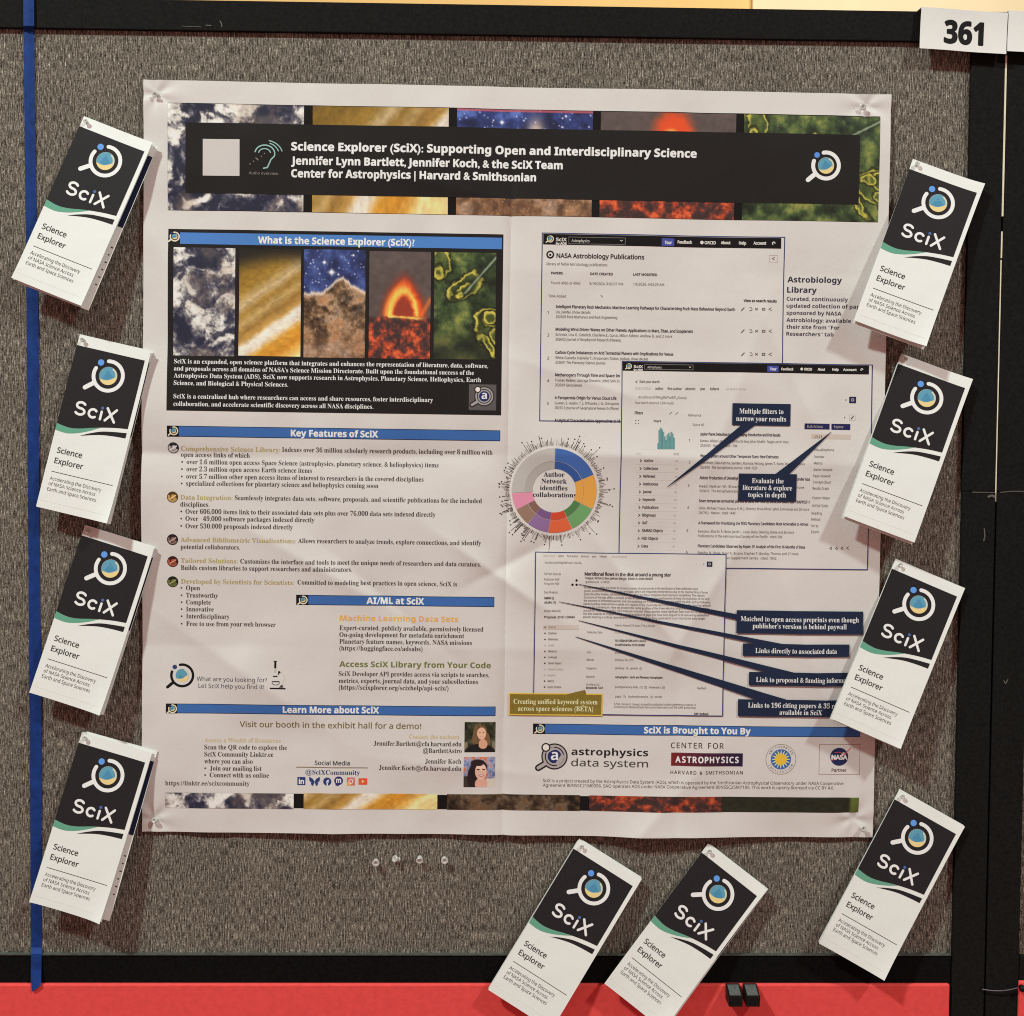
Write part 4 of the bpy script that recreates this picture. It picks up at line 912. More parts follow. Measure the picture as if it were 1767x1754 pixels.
s3 = shot('screenshot', 923.6, 952.2, 1246.8, 1236, 5.2)
L3 = 6.4; p = Print(SH, L3)
for t, x, x1, m in (('QUICK FIELD', 936.6, 957.5, PALE), ('author', 963, 973, MINI), ('first author', 978.4, 997, MINI), ('abstract', 1002, 1015.5, MINI), ('year', 1021.3, 1028.2, MINI), ('fulltext', 1034.2, 1046.3, MINI), ('all search terms', 1055, 1081, PALE)): p.text(t, x, 961 + (x - 936) * .008, x1, 3.4, m)
p.text('docs(library/OTWxg9fWToeBTl_zDuolA)', 940, 972.4, 1003, 3.4, MINI2)
p.text('Meridional flows in the disk around a young star', 1008.5, 993, 1157.7, 5.6, ink(54, 46, 56), bold=.25); p.text('Teague, Richard; Bae, Jaehan; Bergin, Edwin A.; show details', 1009, 999.2, 1125.7, 4, MINI, bold=.1); p.text('@ References   in ORCID', 1010, 1005.8, 1051, 3.6, MINI)
LOR = ('Protoplanetary disks are known to possess a variety of substructures in the distribution of their millimeter-sized', 'grains, predominantly seen as rings and gaps, which are frequently interpreted as due to the shepherding of large',
       'grains by either hidden, still-forming planets within the disk or (magneto-)hydrodynamic instabilities. The velocity', 'structure of the gas offers a unique probe of both the underlying mechanisms driving the evolution of the disk,',
       'the presence of embedded planets and characterizing the transportation of material within the disk, such as following', 'planet-building material from volatile-rich regions to the chemically inert midplane, or detailing the required removal',
       'of angular momentum. Here we present the radial profiles of the three velocity components of gas in the disk', 'around HD 163296 as traced by 12CO molecular emission. These velocities reveal significant flows from the surface of', 'the disk towards its midplane at the radial locations of gaps that have been argued to be opened by embedded', 'planets bearing a striking resemblance to meridional flows, long predicted to occur during the early stages')
for i, t in enumerate(LOR): p.text(t, 1007.8 - i * .2, 1015.6 + i * 5.65, (1203, 1220, 1215, 1224, 1224, 1225, 1222, 1215, 1222, 1216)[i], 3.8, MINI)
for t, x1, y, m in (('Full Text Sources', 967.4, 992, MINI), ('Publisher PDF', 965, 1001.6, MINI2), ('Preprint PDF', 965, 1009, MINI2), ('Data Products', 962, 1023.6, MINI), ('SIMBAD (2)', 955.5, 1033.6, MINIB), ('ALMA (1)', 959, 1041, MINIB), ('Related Materials', 967, 1055.6, MINI), ('Proposal: 2016.1.00484', 991.5, 1066.2, MINIB)):
    p.text(t, 938.6, y, x1, 3.9, m, bold=.12 if m is MINIB else 0)
p.rect(936.6, 1078, 998.5, 1086.2, ink(188, 176, 168))
for i, (t, x1, m) in enumerate((('Abstract', 959, MINI2), ('Citations', 960, MINI), ('References', 963, MINI), ('Credits', 956, PALE), ('Mentions', 961, MINI), ('Co-Reads', 961, MINI), ('Similar Papers', 968.6, MINI), ('Volume Content', 971.5, PALE), ('Graphics', 959, PALE), ('Metrics', 956, MINI), ('Export Citation', 968.4, MINI))):
    y = 1083.6 + i * 10.35; p.text(t, 946 - i * .12, y, x1, 3.9, m, layer=L3 + .7); p.disc(940.4 - i * .1, y - 1.6, 1.3, MINIB if m is not PALE else PALE, L3 + .7)
for t, x, y, x1, m in (('Nature, Volume 574, Issue 7778, p.378-381', 1061, 1080.6, 1129, MINI2), ('Publication Date:', 1012.6, 1092.6, 1039, MINI2), ('October 2019', 1060, 1093, 1079, PALE), ('10.1038/s41586-019-1642-0', 1060.6, 1107, 1114, MINIB), ('10.48550/arXiv.1910.06980', 1060.6, 1114.2, 1112, MINIB),
                       ('arXiv:', 1012.6, 1126.8, 1020, MINI2), ('arXiv:1910', 1060.4, 1127.6, 1080, MINI2), ('Bibcode:', 1012, 1140, 1025, MINI2), ('2019Natur.574..378T', 1060, 1140.4, 1093, MINI2), ('Categories:', 1011.6, 1154.6, 1029, MINI2), ('planetary   (E)   general   (2)', 1061, 1154.4, 1107, MINI),
                       ('Keywords:', 1011.2, 1169.2, 1026, MINI2), ('Astrophysics - Earth and Planetary Astrophysics', 1061.2, 1170, 1143, MINIB), ('Unified (2)', 1011, 1183, 1034, MINI2), ('keywords  UAT', 1011, 1188.6, 1040.5, MINIB), ('protoplanetary disks  [1]  [2]   kinematics  [3]', 1061.2, 1187, 1147, MINI),
                       ('gaps  (1)   hydrodynamics  (1)  winds', 1061, 1203.4, 1142, MINI), ('E-Print Comments: 14 pages. Accepted for publication; includes supplementary material 10', 1060, 1216.6, 1200, MINI2), ('Funded by the National Radio Astronomy Observatory and the ALMA partnership', 1060, 1221.6, 1200, MINI2), ('Feedback', 1202.5, 1189, 1218, MINI), ('Edit Feedback', 1197, 1233.2, 1222, MINIB)):
    p.text(t, x, y, x1, 3.7, m, bold=.12 if m is MINIB else 0)
p.build('lettering', s3)
p = Print(SH, L3); p.rect(1219, 969, 1228.2, 978, BTN); p.arc(1223.6, 973.4, 1.2, 2.2, 0, 360, PALE, L3 + .7); p.text('x', 1212.6, 975, 1215, 3.6, MINI)
for (x, y) in ((994.6, 1001.5), (987.6, 1009), (994.6, 1009)): p.disc(x, y, 2, BLK2)
p.build('symbol_lettering', s3)

# --- callouts
NAVT = ink(216, 214, 218)
def callout(box, ptr, lines, layer, fill=NAVY, edge=None, m=NAVT, cap=8.6):
    p = Print(SH, layer)
    if edge:
        a0, b0 = map(float, SH.q(box[0], box[1])); a1, b1_ = map(float, SH.q(box[2], box[3]))
        p.nrect(a0 - 2, b0 - 2, a1 + 2, b1_ + 2, edge, layer - .3)
    p.rect(*box, fill)
    if ptr: p.quad(ptr, fill, layer + .02, n=90)
    o = p.build('callout_box', poster)
    p = Print(SH, layer + .8)
    for t, x, y, x1 in lines: p.text(t, x, y, x1, cap, m, 'serif')
    p.build('lettering', o)
callout((1262.6, 696.4, 1362, 735.6), [(1278.4, 733.5), (1302, 734.5), (1151.2, 840.5), (1150.4, 839.8)], (('Multiple filters to', 1274.4, 714, 1350.5), ('narrow your results', 1268.8, 726.8, 1355)), 8.8)
callout((1273.3, 817.3, 1372, 866), [(1333.8, 820), (1358.5, 820), (1432.8, 746), (1432, 745.6)], (('Evaluate the', 1296, 833.8, 1350.5), ('literature & explore', 1280, 845.6, 1365), ('topics in depth', 1289.6, 857.8, 1355)), 8.8)
callout((1270.4, 1052.8, 1487.5, 1095), [(1272, 1060), (1272, 1069.6), (998, 1008.5), (998, 1007.6)], (('Matched to open access preprints even though', 1277.3, 1071.6, 1480.7), ("publisher's version is behind paywall", 1297.8, 1083.8, 1459.3)), 10.6)
callout((1281, 1109.9, 1464, 1133.3), [(1356, 1112), (1305, 1110.6), (964.3, 1038.6), (964.4, 1037.8)], (('Links directly to associated data', 1302.3, 1126.2, 1442.3),), 10.6)
callout((1291.5, 1158.8, 1478, 1184), [(1374, 1161), (1319.5, 1159), (998, 1071), (998.2, 1070.2)], (('Link to proposal & funding information', 1303.2, 1176, 1475.5),), 10.6)
callout((1272.8, 1206, 1486, 1237.4), [(1363, 1208.6), (1305, 1207), (992.6, 1098.8), (993, 1098)], (('Links to 196 citing papers & 35 references', 1289.6, 1220, 1478), ('available in SciX', 1343.6, 1232.6, 1416.8)), 10.6)
BR = ink(122, 104, 44); YE = ink(222, 178, 70)
callout((880, 1197.6, 1037.5, 1233.8), [(975, 1199), (1009.5, 1190.6), (1012, 1200), (990, 1201)], (('Creating unified keyword system', 886, 1214.4, 1031), ('across space sciences (BETA)', 893.6, 1226.6, 1023.6)), 7.8, BR, YE, ink(226, 212, 170))

# --- ring chart
CX, CY = 956.2, 847.0
p = Print(SH, 1); ca, cb = map(float, SH.q(CX, CY))
segs = ((0, 67, (62, 94, 156), (50, 78, 138)), (67, 115, (208, 150, 72), (208, 150, 72)), (115, 153.7, (104, 150, 98), (74, 118, 72)), (153.7, 187.2, (206, 96, 62), (190, 70, 46)), (187.2, 217.7, (132, 102, 146), (112, 82, 128)), (217.7, 242.7, (138, 110, 96), (122, 92, 80)), (242.7, 265.8, (206, 132, 158), (206, 132, 158)), (265.8, 360, (172, 168, 164), (160, 155, 151)))
for a0, a1, c1, c2 in segs:
    p.arc(ca, cb, 51.6, 73.5, a0 + .4, a1 - .4, ink(*c1), 2, True, max(8, int((a1 - a0) / 4))); p.arc(ca, cb, 38, 50.8, a0 + .4, a1 - .4, ink(*c2), 2, True, max(8, int((a1 - a0) / 4)))
p.arc(ca, cb, 74.6, 75.6, 190, 360, ink(214, 208, 202), 1, True, 40)
p.build('ring_chart', poster); ring = bpy.data.objects[-1] if False else [c for c in poster.children if c.name.startswith('ring_chart')][0]
p = Print(SH, 1)
r_ = random.Random(5)
a = 2.0
while a < 359:
    L = r_.choice((5, 6, 7, 8, 9, 11, 14)) if r_.random() < .92 else r_.uniform(17, 26)
    t = math.radians(a); r0 = 77.5 + r_.random() * 2; w = r_.choice((.5, .7, .9, 1.2)) * (1.25 if 180 < a < 300 else 1)
    m = ink(70, 60, 56) if L > 10 else (ink(96, 86, 80) if r_.random() < .5 else ink(128, 116, 106))
    p.stroke([(ca + r0 * math.sin(t), cb - r0 * math.cos(t)), (ca + (r0 + L) * math.sin(t + .004), cb - (r0 + L) * math.cos(t + .004))], w, m, 1, True, cap=False)
    if L > 10 and r_.random() < .6: p.disc(ca + (r0 + L + 4) * math.sin(t), cb - (r0 + L + 4) * math.cos(t), 1.3, m, 1, True)
    a += r_.uniform(.8, 2.1)
p.build('radial_tick', ring)
p = Print(SH, 1.6)
for t, x, y, x1 in (('Author', 937.9, 822.6, 973.5), ('Network', 933.9, 834.2, 977.6), ('identifies', 931.5, 845.8, 978.8), ('collaborations', 919.5, 857.4, 993.8)): p.text(t, x, y, x1, 8, ink(46, 42, 56), 'serif')
p.build('lettering', ring)

# --- sponsor marks
p = Print(SH, 1); ads_logo(p, 956.9, 1306, 23.2, ink(32, 28, 32), ink(160, 153, 152), 1)
p.text('astrophysics', 986, 1303.4, 1118, 12.4, ink(40, 36, 38), 'bold', .0); p.text('data system', 985.6, 1322.6, 1117.7, 12.8, ink(64, 58, 58), bold=.1); p.build('sponsor_logo', poster)
def spaced(p, t, x0, base, x1, cap, m, bold, layer):
    n = len(t); wd = [text_shape(c, 'sans')[2] * cap if c != ' ' else cap * .35 for c in t]
    gap = (x1 - x0 - sum(wd)) / (n - 1); x = x0
    for c, w_ in zip(t, wd):
        if c != ' ': p.text(c, x, base + (x - x0) * .006, x + w_, cap, m, bold=bold, layer=layer)
        x += w_ + gap
p = Print(SH, 1); spaced(p, 'CENTER FOR', 1157.2, 1290.8, 1248, 9.6, ink(72, 60, 52), .15, 1)
painted(SH, 'gradient_box', None, 1158, 1298.5, 1280.7, 1322.2, lambda U, V, w, h: cramp(U, [(0, (112, 34, 36)), (.5, (66, 26, 48)), (1, (34, 24, 56))]), 1, 2.0)
gb = [o for o in COL.objects if o.name.startswith('gradient_box')][0]
spaced(p, 'ASTROPHYSICS', 1165, 1315.2, 1274, 10.2, WHT, .6, 2); spaced(p, 'HARVARD & SMITHSONIAN', 1156.6, 1335.2, 1281, 6.0, ink(62, 54, 52), .1, 1)
o = p.build('sponsor_logo', poster); gb.parent = o
p = Print(SH, 1); ca, cb = map(float, SH.q(1346.7, 1309.8))
p.arc(ca, cb, 26.3, 27.1, 0, 360, ink(134, 124, 112), 1, True, 40); p.disc(ca, cb, 18, ink(62, 98, 160), 1, True)
for k in range(16):
    t = 2 * PI * k / 16; w = .16
    p.npoly([(ca + 9 * math.sin(t + w), cb - 9 * math.cos(t + w)), (ca + 16.4 * math.sin(t + .02), cb - 16.4 * math.cos(t + .02)), (ca + 16.4 * math.sin(t - .02), cb - 16.4 * math.cos(t - .02)), (ca + 9 * math.sin(t - w), cb - 9 * math.cos(t - w))][::-1], ink(226, 214, 150), 1.8)
p.disc(ca, cb, 10.2, ink(222, 176, 60), 2.4, True)
def ringtext(p, t, a0, a1, r, cap, inward):
    for k, c in enumerate(t):
        if c == ' ': continue
        an = math.radians(a0 + (a1 - a0) * k / (len(t) - 1)); V, F, asp = text_shape(c, 'sans'); x = (V[:, 0] - .5) * asp * cap; y = V[:, 1] * cap
        if inward: rr, tt = r - cap + (cap - y), -x
        else: rr, tt = r + y, x
        ux, uy = math.sin(an), -math.cos(an); vx, vy = math.cos(an), math.sin(an)
        p._add(ca + ux * rr + vx * tt, cb + uy * rr + vy * tt, [f for f in F], ink(70, 64, 66), 1)
ringtext(p, 'SMITHSONIAN', -62, 62, 20.6, 3.6, False); ringtext(p, 'INSTITUTION', 242, 118, 24.4, 3.6, True)
p.build('sponsor_logo', poster)
p = Print(SH, 1); p.outline(1413.4, 1284, 1483.4, 1337, .8, ink(150, 124, 112)); p.disc(1447.8, 1306, 16, ink(38, 42, 82), 1)
p.stroke([(1434, 1312), (1446, 1309), (1456, 1303), (1467.5, 1290.6)], 1.2, ink(206, 88, 74), 1.8); p.stroke([(1458, 1302), (1447, 1298), (1440, 1299)], .9, ink(206, 88, 74), 1.8)
p.text('NASA', 1434.2, 1310.2, 1462, 7.4, WHT, bold=.7, layer=2.6); p.text('Partner', 1434.6, 1331.6, 1460.4, 5.6, ink(86, 58, 50), bold=.15)
p.build('sponsor_logo', poster)
block('text_block', [('SciX is a project created by the Astrophysics Data System (ADS), which is operated by the Smithsonian Astrophysical Observatory under NASA Cooperative', 936.8, 1350, 1455, 5.4, ink(74, 66, 62), 'sans'),
    ('Agreement 80NSSC21M0056. SAO operates ADS under NASA Cooperative Agreement 80NSSC25M7105. This work is openly licensed via CC BY 4.0.', 936.8, 1357.8, 1439, 5.4, ink(74, 66, 62), 'sans')])

# --- foot strip
fs = Print(SH, 1); fs.rect(285.4, 1367.6, 1481, 1402.4, BLK2); fs = fs.build('footer_strip', poster)
foot = ((285.4, 1367.8, 507, 1395.9, p_earth(12.2)), (524.4, 1368.5, 754.5, 1397.3, lambda U, V, w, h: p_bands(9.1, False)(U, .75 + .2 * V, 233, 130)), (771.3, 1370.2, 1000.5, 1399, lambda U, V, w, h: p_nebula(3.7, -2.0)(U, V * .3 + .3, w, 110) * .60),
        (1016.7, 1372.4, 1244.3, 1400.6, lambda U, V, w, h: p_fire(6.6, -3, -.5)(U, V * .3, w, 110) * .88), (1244.6, 1374.3, 1481, 1402.2, lambda U, V, w, h: mixc(np.ones(U.shape + (3,)) * np.array((34, 36, 26.)) * (.8 + .5 * fbm(U * 30, V * 5))[..., None], (92, 104, 46), sstep(.92, .95, U) * .9)))
for (xa, ya, xb, yb, f) in foot: painted(SH, 'photo_print', fs, xa, ya, xb, yb, f, 2.2)

# ------------------------------------------------------------------ brochures
BWm, BHm = 92.0, 214.0
LW, LBK, LGREEN, LNAVY = ink(236, 234, 226), ink(36, 33, 35), ink(92, 148, 126), ink(28, 34, 58)
LTXT = ink(62, 60, 58)
def curve(pts, n=24):
    p = np.array(pts, float); t = np.linspace(0, 1, n); x = p[:, 0]
    X = x[0] + (x[-1] - x[0]) * t
    Y = np.zeros(n)                                # smooth interpolation through the points
    for i, xx in enumerate(X):
        k = min(max(np.searchsorted(x, xx) - 1, 0), len(x) - 2); f = (xx - x[k]) / (x[k + 1] - x[k])
        m = [(p[min(j + 1, len(x) - 1), 1] - p[max(j - 1, 0), 1]) / (x[min(j + 1, len(x) - 1)] - x[max(j - 1, 0)]) for j in (k, k + 1)]
        d = x[k + 1] - x[k]
        Y[i] = (2 * f ** 3 - 3 * f ** 2 + 1) * p[k, 1] + (f ** 3 - 2 * f ** 2 + f) * d * m[0] + (-2 * f ** 3 + 3 * f ** 2) * p[k + 1, 1] + (f ** 3 - f ** 2) * d * m[1]
    return X, Y
def band(p, top, bot, m, layer, rows=1):
    """area between two curves over the same span, cut into columns and rows"""
    X, Y0 = top; _, Y1 = bot; n = len(X); k = max(rows, 1)
    A = np.tile(X, k + 1); B = np.concatenate([Y0 + (Y1 - Y0) * j / k for j in range(k + 1)])
    p._add(A, B, [(j * n + i, (j + 1) * n + i, (j + 1) * n + i + 1, j * n + i + 1) for j in range(k) for i in range(n - 1)], m, layer)
def brochure(TL, TR, BL, label, bow, lift, back, dB, hcap=None):
    pTL, pTR, pBL = at(*TL, .0035), at(*TR, .009), at(*BL, dB)
    e2 = (pBL - pTL); H = min(e2.length * 1000, 217.0); e2.normalize()
    e1 = pTR - pTL; e1 = (e1 - e2 * e1.dot(e2)).normalized(); n = e2.cross(e1); 
    if n.y > 0: n = -n
    M = Matrix(((e1.x, -n.x, -e2.x, pTL.x), (e1.y, -n.y, -e2.y, pTL.y), (e1.z, -n.z, -e2.z, pTL.z), (0, 0, 0, 1)))
    root = empty('brochure', M); tag(root, label, 'brochure', 'folded brochures pinned to the board')
    W_ = BWm
    cr = random.Random(int(TL[0] * 7)); cc = [cr.uniform(-.001, .006), cr.uniform(-.001, .004), cr.uniform(0, .005)]
    def hf(a, b, k=0.5):
        u, v = a / W_, b / H
        pin = np.exp(-np.hypot(a - 7, b - 6) / 9.0)
        curl = cc[0] * np.clip(u * v, 0, 1) ** 7 + cc[1] * np.clip((1 - u) * v, 0, 1) ** 7 + cc[2] * np.clip(u * (1 - v), 0, 1) ** 6
        return .0012 + curl + k * (lift * u * u * (0.35 + .65 * v) + bow * np.sin(PI * np.clip(v, 0, 1)) * (.6 + .4 * u)) - .0008 * pin
    sh = Sheet(.001, hf, None, 8.0)
    def leaf(name, sheet, m, w, h, par, a0=0, b0=0):
        p = Print(sheet, 0); p.nrect(a0, b0, a0 + w, b0 + h, m); o = p.build(name, par)
        thicken(o, .00022)
        return o
    front = leaf('front_leaf', sh, M_LEAF, W_, H, root)
    # the leaf behind, fanned out a little
    da, db, rot = back
    def hb(a, b):
        u, v = a / W_, b / H
        return -.0010 + lift * .12 * u * u - .0012 * v - .0006 * np.exp(-np.hypot(a - 7, b - 6) / 9.0) * 0
    sb = Sheet(.001, hb, None, 8.0)
    bk = leaf('back_leaf', sb, M_LEAF, W_, H, root)
    bk.matrix_local = Matrix.Translation((da * .001, 0.0, -db * .001)) @ Matrix.Rotation(rot, 4, 'Y')
    p = Print(sb, 1); p.nrect(4, H * .065, W_ - .6, H * .50, LNAVY)
    for k in range(6 if da > 3 else 0): p.nrect(W_ - 5.0, H * (.62 + k * .045), W_ - (2.2 + .5 * (k % 2)), H * (.627 + k * .045), LTXT)
    o = p.build('inner_print', bk)
    def hm(a, b): return (hb(a, b) + hf(a, b)) / 2
    md_ = leaf('middle_leaf', Sheet(.001, hm, None, 8.0), M_LEAF, W_ - 1.2, H, root, .3, 0)
    md_.matrix_local = Matrix.Translation((min(da, 2) * .0003, 0.0, -db * .0003)) @ Matrix.Rotation(rot * .3, 4, 'Y')
    # black cover panel with its curved foot
    v = lambda t: t * H
    xr = .945 * W_
    edge = curve([(0, v(.517)), (.10 * W_, v(.5245)), (.2 * W_, v(.5265)), (.33 * W_, v(.517)), (.465 * W_, v(.5)), (.6 * W_, v(.4855)), (.78 * W_, v(.470)), (xr, v(.4605))], 28)
    p = Print(sh, 1); top = (edge[0], np.full(28, v(.063))); band(p, top, edge, LBK, 1, 16); cover = p.build('cover_panel', front)
    p = Print(sh, 1)
    g1 = curve([(0, v(.517)), (.10 * W_, v(.5245)), (.2 * W_, v(.5265)), (.33 * W_, v(.517)), (.465 * W_, v(.5)), (.585 * W_, v(.4872))], 22)
    g2 = curve([(0, v(.556)), (.10 * W_, v(.5605)), (.193 * W_, v(.559)), (.33 * W_, v(.542)), (.465 * W_, v(.516)), (.585 * W_, v(.4875))], 22)
    band(p, (g1[0], g1[1] + .15), g2, LGREEN, 1, 2)
    k1 = curve([(.34 * W_, v(.5585)), (.45 * W_, v(.5345)), (.607 * W_, v(.508)), (.78 * W_, v(.4935)), (xr, v(.484))], 18)
    k2 = curve([(.34 * W_, v(.5587)), (.45 * W_, v(.5445)), (.607 * W_, v(.5275)), (.78 * W_, v(.5185)), (xr, v(.5145))], 18)
    band(p, k1, k2, LBK, 1, 2)
    p.build('swoosh', front)
    p = Print(sh, 2.2); logo(p, .513 * W_, v(.194), .222 * W_, LW, ink(90, 142, 218), 2.2, True, w=.222 * W_ * .225); p.build('magnifier_logo', front)
    p = Print(sh, 2.2); w = 3.0                      # rounded wordmark drawn with a pen of constant width
    yb, yt = v(.449) - 1.5, v(.365) + 1.5; h_ = yb - yt
    sx, sw = .195 * W_, 12.0
    S_ = [(sx + sw * (.5 + .44 * math.sin(t)), yt + h_ * .255 - h_ * .245 * math.cos(t)) for t in np.linspace(1.05, -PI, 12)] + [(sx + sw * (.5 + .48 * math.sin(t)), yt + h_ * .745 - h_ * .255 * math.cos(t)) for t in np.linspace(0.1, PI + 1.0, 12)]
    p.stroke(S_, w, LW, 2.2, True)
    cx_ = .437 * W_; rc = h_ * .33
    p.stroke([(cx_ + rc * math.sin(t), yb - rc - rc * math.cos(t)) for t in np.linspace(-.85 + PI / 2 + .1, -PI * 1.5 + .75 + .1, 16)], w, LW, 2.2, True)
    ix = .548 * W_; p.stroke([(ix, yb - h_ * .62), (ix, yb)], w, LW, 2.2, True); p.disc(ix, yt + 1.2, 1.9, ink(70, 96, 150), 2.2, True)
    x0_, x1_ = .615 * W_, .742 * W_; p.stroke([(x0_, yt), (x1_, yb)], w, LW, 2.2, True); p.stroke([(x1_, yt), (x0_, yb)], w, LW, 2.45, True)
    p.build('wordmark', front)
    p = Print(sh, 1)
    p.text('Science', .092 * W_, v(.679), .437 * W_, 6.7, LTXT, bold=.18, native=True); p.text('Explorer', .092 * W_, v(.739), .485 * W_, 6.7, LTXT, bold=.18, native=True)
    p.nrect(.088 * W_, v(.786), .935 * W_, v(.7895), LTXT)
    for t, b, x1 in (('Accelerating the Discovery', .836, .80), ('of NASA Science Across', .867, .735), ('Earth and Space Sciences', .898, .765)): p.text(t, .09 * W_, v(b), x1 * W_, 4.3, LTXT, native=True)
    p.build('lettering', front)
    p = Print(sh, 1); p.nrect(.03 * W_, v(.957), .95 * W_, v(.9585), ink(206, 206, 198)); p.build('rule_line', front)  # faint grey line drawn along the fold near the foot
    return M @ Vector((.0065, -.0008, -.006)), n
def pin(pos, label, cat='push pin', group='push pins', tilt=(0, 0), spare=False, size=1.0):
    o = empty('push_pin', Matrix.Translation(pos) @ Matrix.Rotation(tilt[0], 4, 'X') @ Matrix.Rotation(tilt[1], 4, 'Z'))
    tag(o, label, cat, group)
    k = size
    lathe('pin_head', [(.0020 * k, 0), (.0030 * k, -.0004), (.0031 * k, -.0010), (.0022 * k, -.0018), (.0019 * k, -.0038 * k), (.0024 * k, -.0052 * k), (.0040 * k, -.0060 * k), (.0043 * k, -.0070 * k), (.0036 * k, -.0077 * k), (.0020 * k, -.0073 * k), (.0013 * k, -.0055 * k)], M_PIN, o)
    lathe('needle', [(.0005, .0), (.0005, .008), (.0001, .010)], M_STEEL, o, 8)
BR_ = (
 ((145.5, 201.2), (264, 247), (21.7, 481), 'topmost brochure beside the blue tape, its inner leaf fanned out along one side', .003, .004, (5.6, 2.4, -.010), .024),
 ((138.2, 577.3), (270, 613.8), (62.7, 874.3), 'brochure beside the blue tape, second from the top and hanging most upright', .002, .004, (.3, .6, -.004), .020),
 ((147.3, 906), (275, 949.3), (52, 1195), 'brochure overlapping the blue tape, third from the top, under the most upright one', .002, .003, (1.0, .2, -.006), .020),
 ((142, 1263.5), (262, 1306), (52.3, 1555.7), 'lowest brochure on the blue tape, just above the black bottom rail', .003, .003, (4.6, -2.0, -.018), .024),
 ((1575, 275), (1702, 322.8), (1471.6, 557), 'topmost brochure below the 361 card, covering the end of the astrobiology library text', .002, .003, (.5, 2.6, .001), .027),
 ((1555.4, 610.8), (1683, 654.7), (1454.7, 890.8), 'brochure hanging over the edge of the middle screenshot, second under the 361 card', .002, .003, (-.6, 2.6, .001), .027),
 ((1545.6, 964.4), (1670, 1017.8), (1432.9, 1240), 'brochure covering the ends of the navy callouts, above the space agency emblem', .002, .003, (-.2, .8, 0), .026),
 ((1551.8, 1362.9), (1669.5, 1430), (1411.9, 1626.8), 'brochure hanging beside the black post at the lowest pinned corner of the poster', .002, .002, (.2, -1.0, 0), .024),
 ((999.2, 1448.2), (1111, 1518), (842.4, 1708), 'brochure hanging across the bottom rail onto the red panel, nearer the spare pins', .002, .003, (-.6, -1.2, 0), .026),
 ((1221.4, 1455.9), (1325, 1537), (1042.5, 1696.3), 'most steeply tilted brochure, hanging onto the red panel beside the black clips', .002, .003, (2.6, -1.4, -.006), .026),
)
PINL = ('pushpin holding the topmost brochure beside the blue tape', 'pushpin holding the most upright brochure', 'pushpin holding the third brochure down beside the tape', 'pushpin holding the lowest brochure beside the tape',
        'pushpin holding the topmost brochure below the 361 card', 'pushpin holding the brochure that overlaps the middle screenshot', 'pushpin holding the brochure that covers the navy callouts', 'pushpin holding the brochure beside the black post near the rail',
        'pushpin holding the red panel brochure nearer the spare pins', 'pushpin holding the most steeply tilted brochure')
for a, l in zip(BR_, PINL):
    pos, n = brochure(*a)
    pin(pos, 'clear ' + l, tilt=(random.uniform(-.25, .1), random.uniform(-.2, .2)), size=.66)
def sheet_pt(px, py):
    a, b = SH.q(px, py); return poster.matrix_world @ Vector(SH.P(float(a), float(b), .0002))
bpy.context.view_layer.update()
for (x, y, l) in ((271.5, 164, 'clear push pin in the poster corner beside the topmost taped brochure'), (1489, 185, 'clear push pin in the poster corner beside the 361 card'),
                  (269, 1416, 'clear push pin in the poster corner beside the lowest taped brochure'), (1486, 1429, 'clear push pin in the poster corner beside the black post brochure')):
    pin(sheet_pt(x, y), l, tilt=(random.uniform(-.2, .2), random.uniform(-.3, .3)), size=.85)
for i, (x, y, l, t) in enumerate(((649, 1486, 'clear spare push pin in bare fabric, the one beside the lowest taped brochure', (.05, .05)), (688.5, 1484, 'clear spare push pin in bare fabric, tilted over to its side', (-.5, -.7)),
                                  (724.5, 1480, 'clear spare push pin in bare fabric, highest of the four, third along the row', (.25, 0)), (766.5, 1482, 'clear spare push pin in bare fabric, the one beside the tilted brochures', (.05, .12)))):
    pin(at(x, y, .0005), l, group='spare push pins below the poster', tilt=t, spare=True, size=1.08)

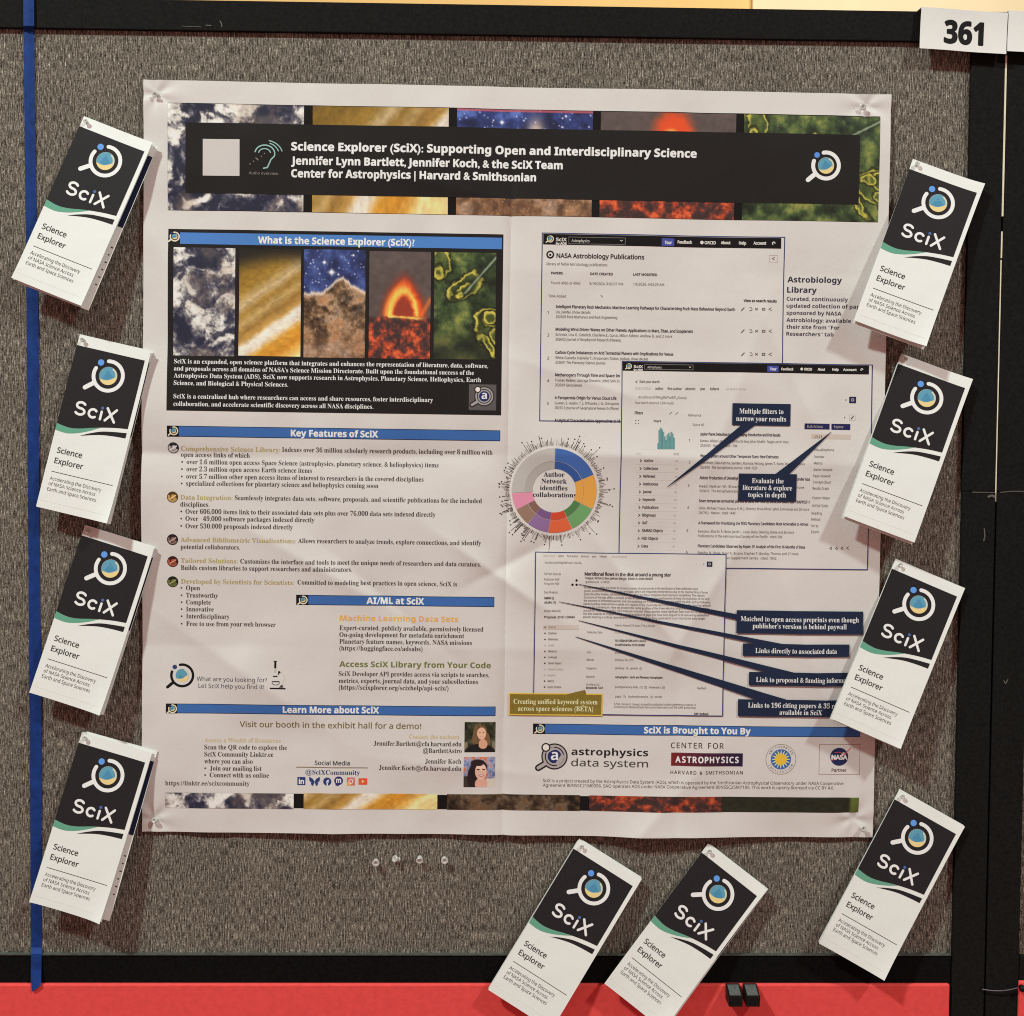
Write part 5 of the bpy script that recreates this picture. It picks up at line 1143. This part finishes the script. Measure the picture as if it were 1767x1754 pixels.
# ------------------------------------------------------------------ number cards over the top rail
def card(corners, d, label, text=None, back=None):
    P = [at(x, y, d) for x, y in corners]           # TL TR BR BL
    W_ = (P[1] - P[0]).length; H_ = (P[3] - P[0]).length
    e1 = (P[1] - P[0]).normalized(); e2 = (P[3] - P[0]); e2 = (e2 - e1 * e2.dot(e1)).normalized(); n = e1.cross(e2) * -1
    if n.y > 0: n = -n
    M = Matrix(((e1.x, -n.x, -e2.x, P[0].x), (e1.y, -n.y, -e2.y, P[0].y), (e1.z, -n.z, -e2.z, P[0].z), (0, 0, 0, 1)))
    root = empty('number_card', M); tag(root, label, 'number card', 'cards over the top rail')
    sh = Sheet(.001, lambda a, b: .004 * (b / (H_ * 1000)) ** 2 + .0006 * np.sin(a / 14.0), None, 6.0)
    p = Print(sh, 0); p.nrect(0, 0, W_ * 1000, H_ * 1000, M_CARD); o = p.build('front_sheet', root)
    thicken(o, .0005)
    # fold over the rail
    V, F = [], []
    for k in range(7):
        a = PI / 2 * k / 6; y = .004 + .004 - .004 * math.cos(a) - .004; z = .0
        V += [(0, .0006 + .052 * k / 6, .0012 * math.sin(PI * k / 6)), (W_, .0006 + .052 * k / 6, .0012 * math.sin(PI * k / 6))]
    for k in range(6): F.append((2 * k, 2 * k + 1, 2 * k + 3, 2 * k + 2))
    f = obj('top_fold', V, F, M_CARD, root, smooth=True)
    thicken(f, .0005)
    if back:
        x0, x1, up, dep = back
        q = boxes('back_sheet', [(x0, x1, .054, .0545, -.07, up)], M_SHADED_CARD, root)
    if text:
        t, a0, a1, base, cap = text
        p = Print(sh, 1); p.text(t, a0, base, a1, cap, ink(18, 15, 15), 'bold', .95, native=True, res=5); p.build('lettering', front_of(root))
    return root
def front_of(root): return [c for c in root.children if c.name.startswith('front_sheet')][0]
k = .71
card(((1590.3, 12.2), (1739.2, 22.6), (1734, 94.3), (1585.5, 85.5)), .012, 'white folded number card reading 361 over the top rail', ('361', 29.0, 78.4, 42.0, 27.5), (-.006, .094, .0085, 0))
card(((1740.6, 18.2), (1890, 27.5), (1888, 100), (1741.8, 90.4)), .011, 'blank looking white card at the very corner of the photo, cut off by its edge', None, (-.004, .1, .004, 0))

# text source is only a tool for outlines: remove it
bpy.data.objects.remove(_to, do_unlink=True); bpy.data.scenes.remove(_ts)
bpy.context.view_layer.update()
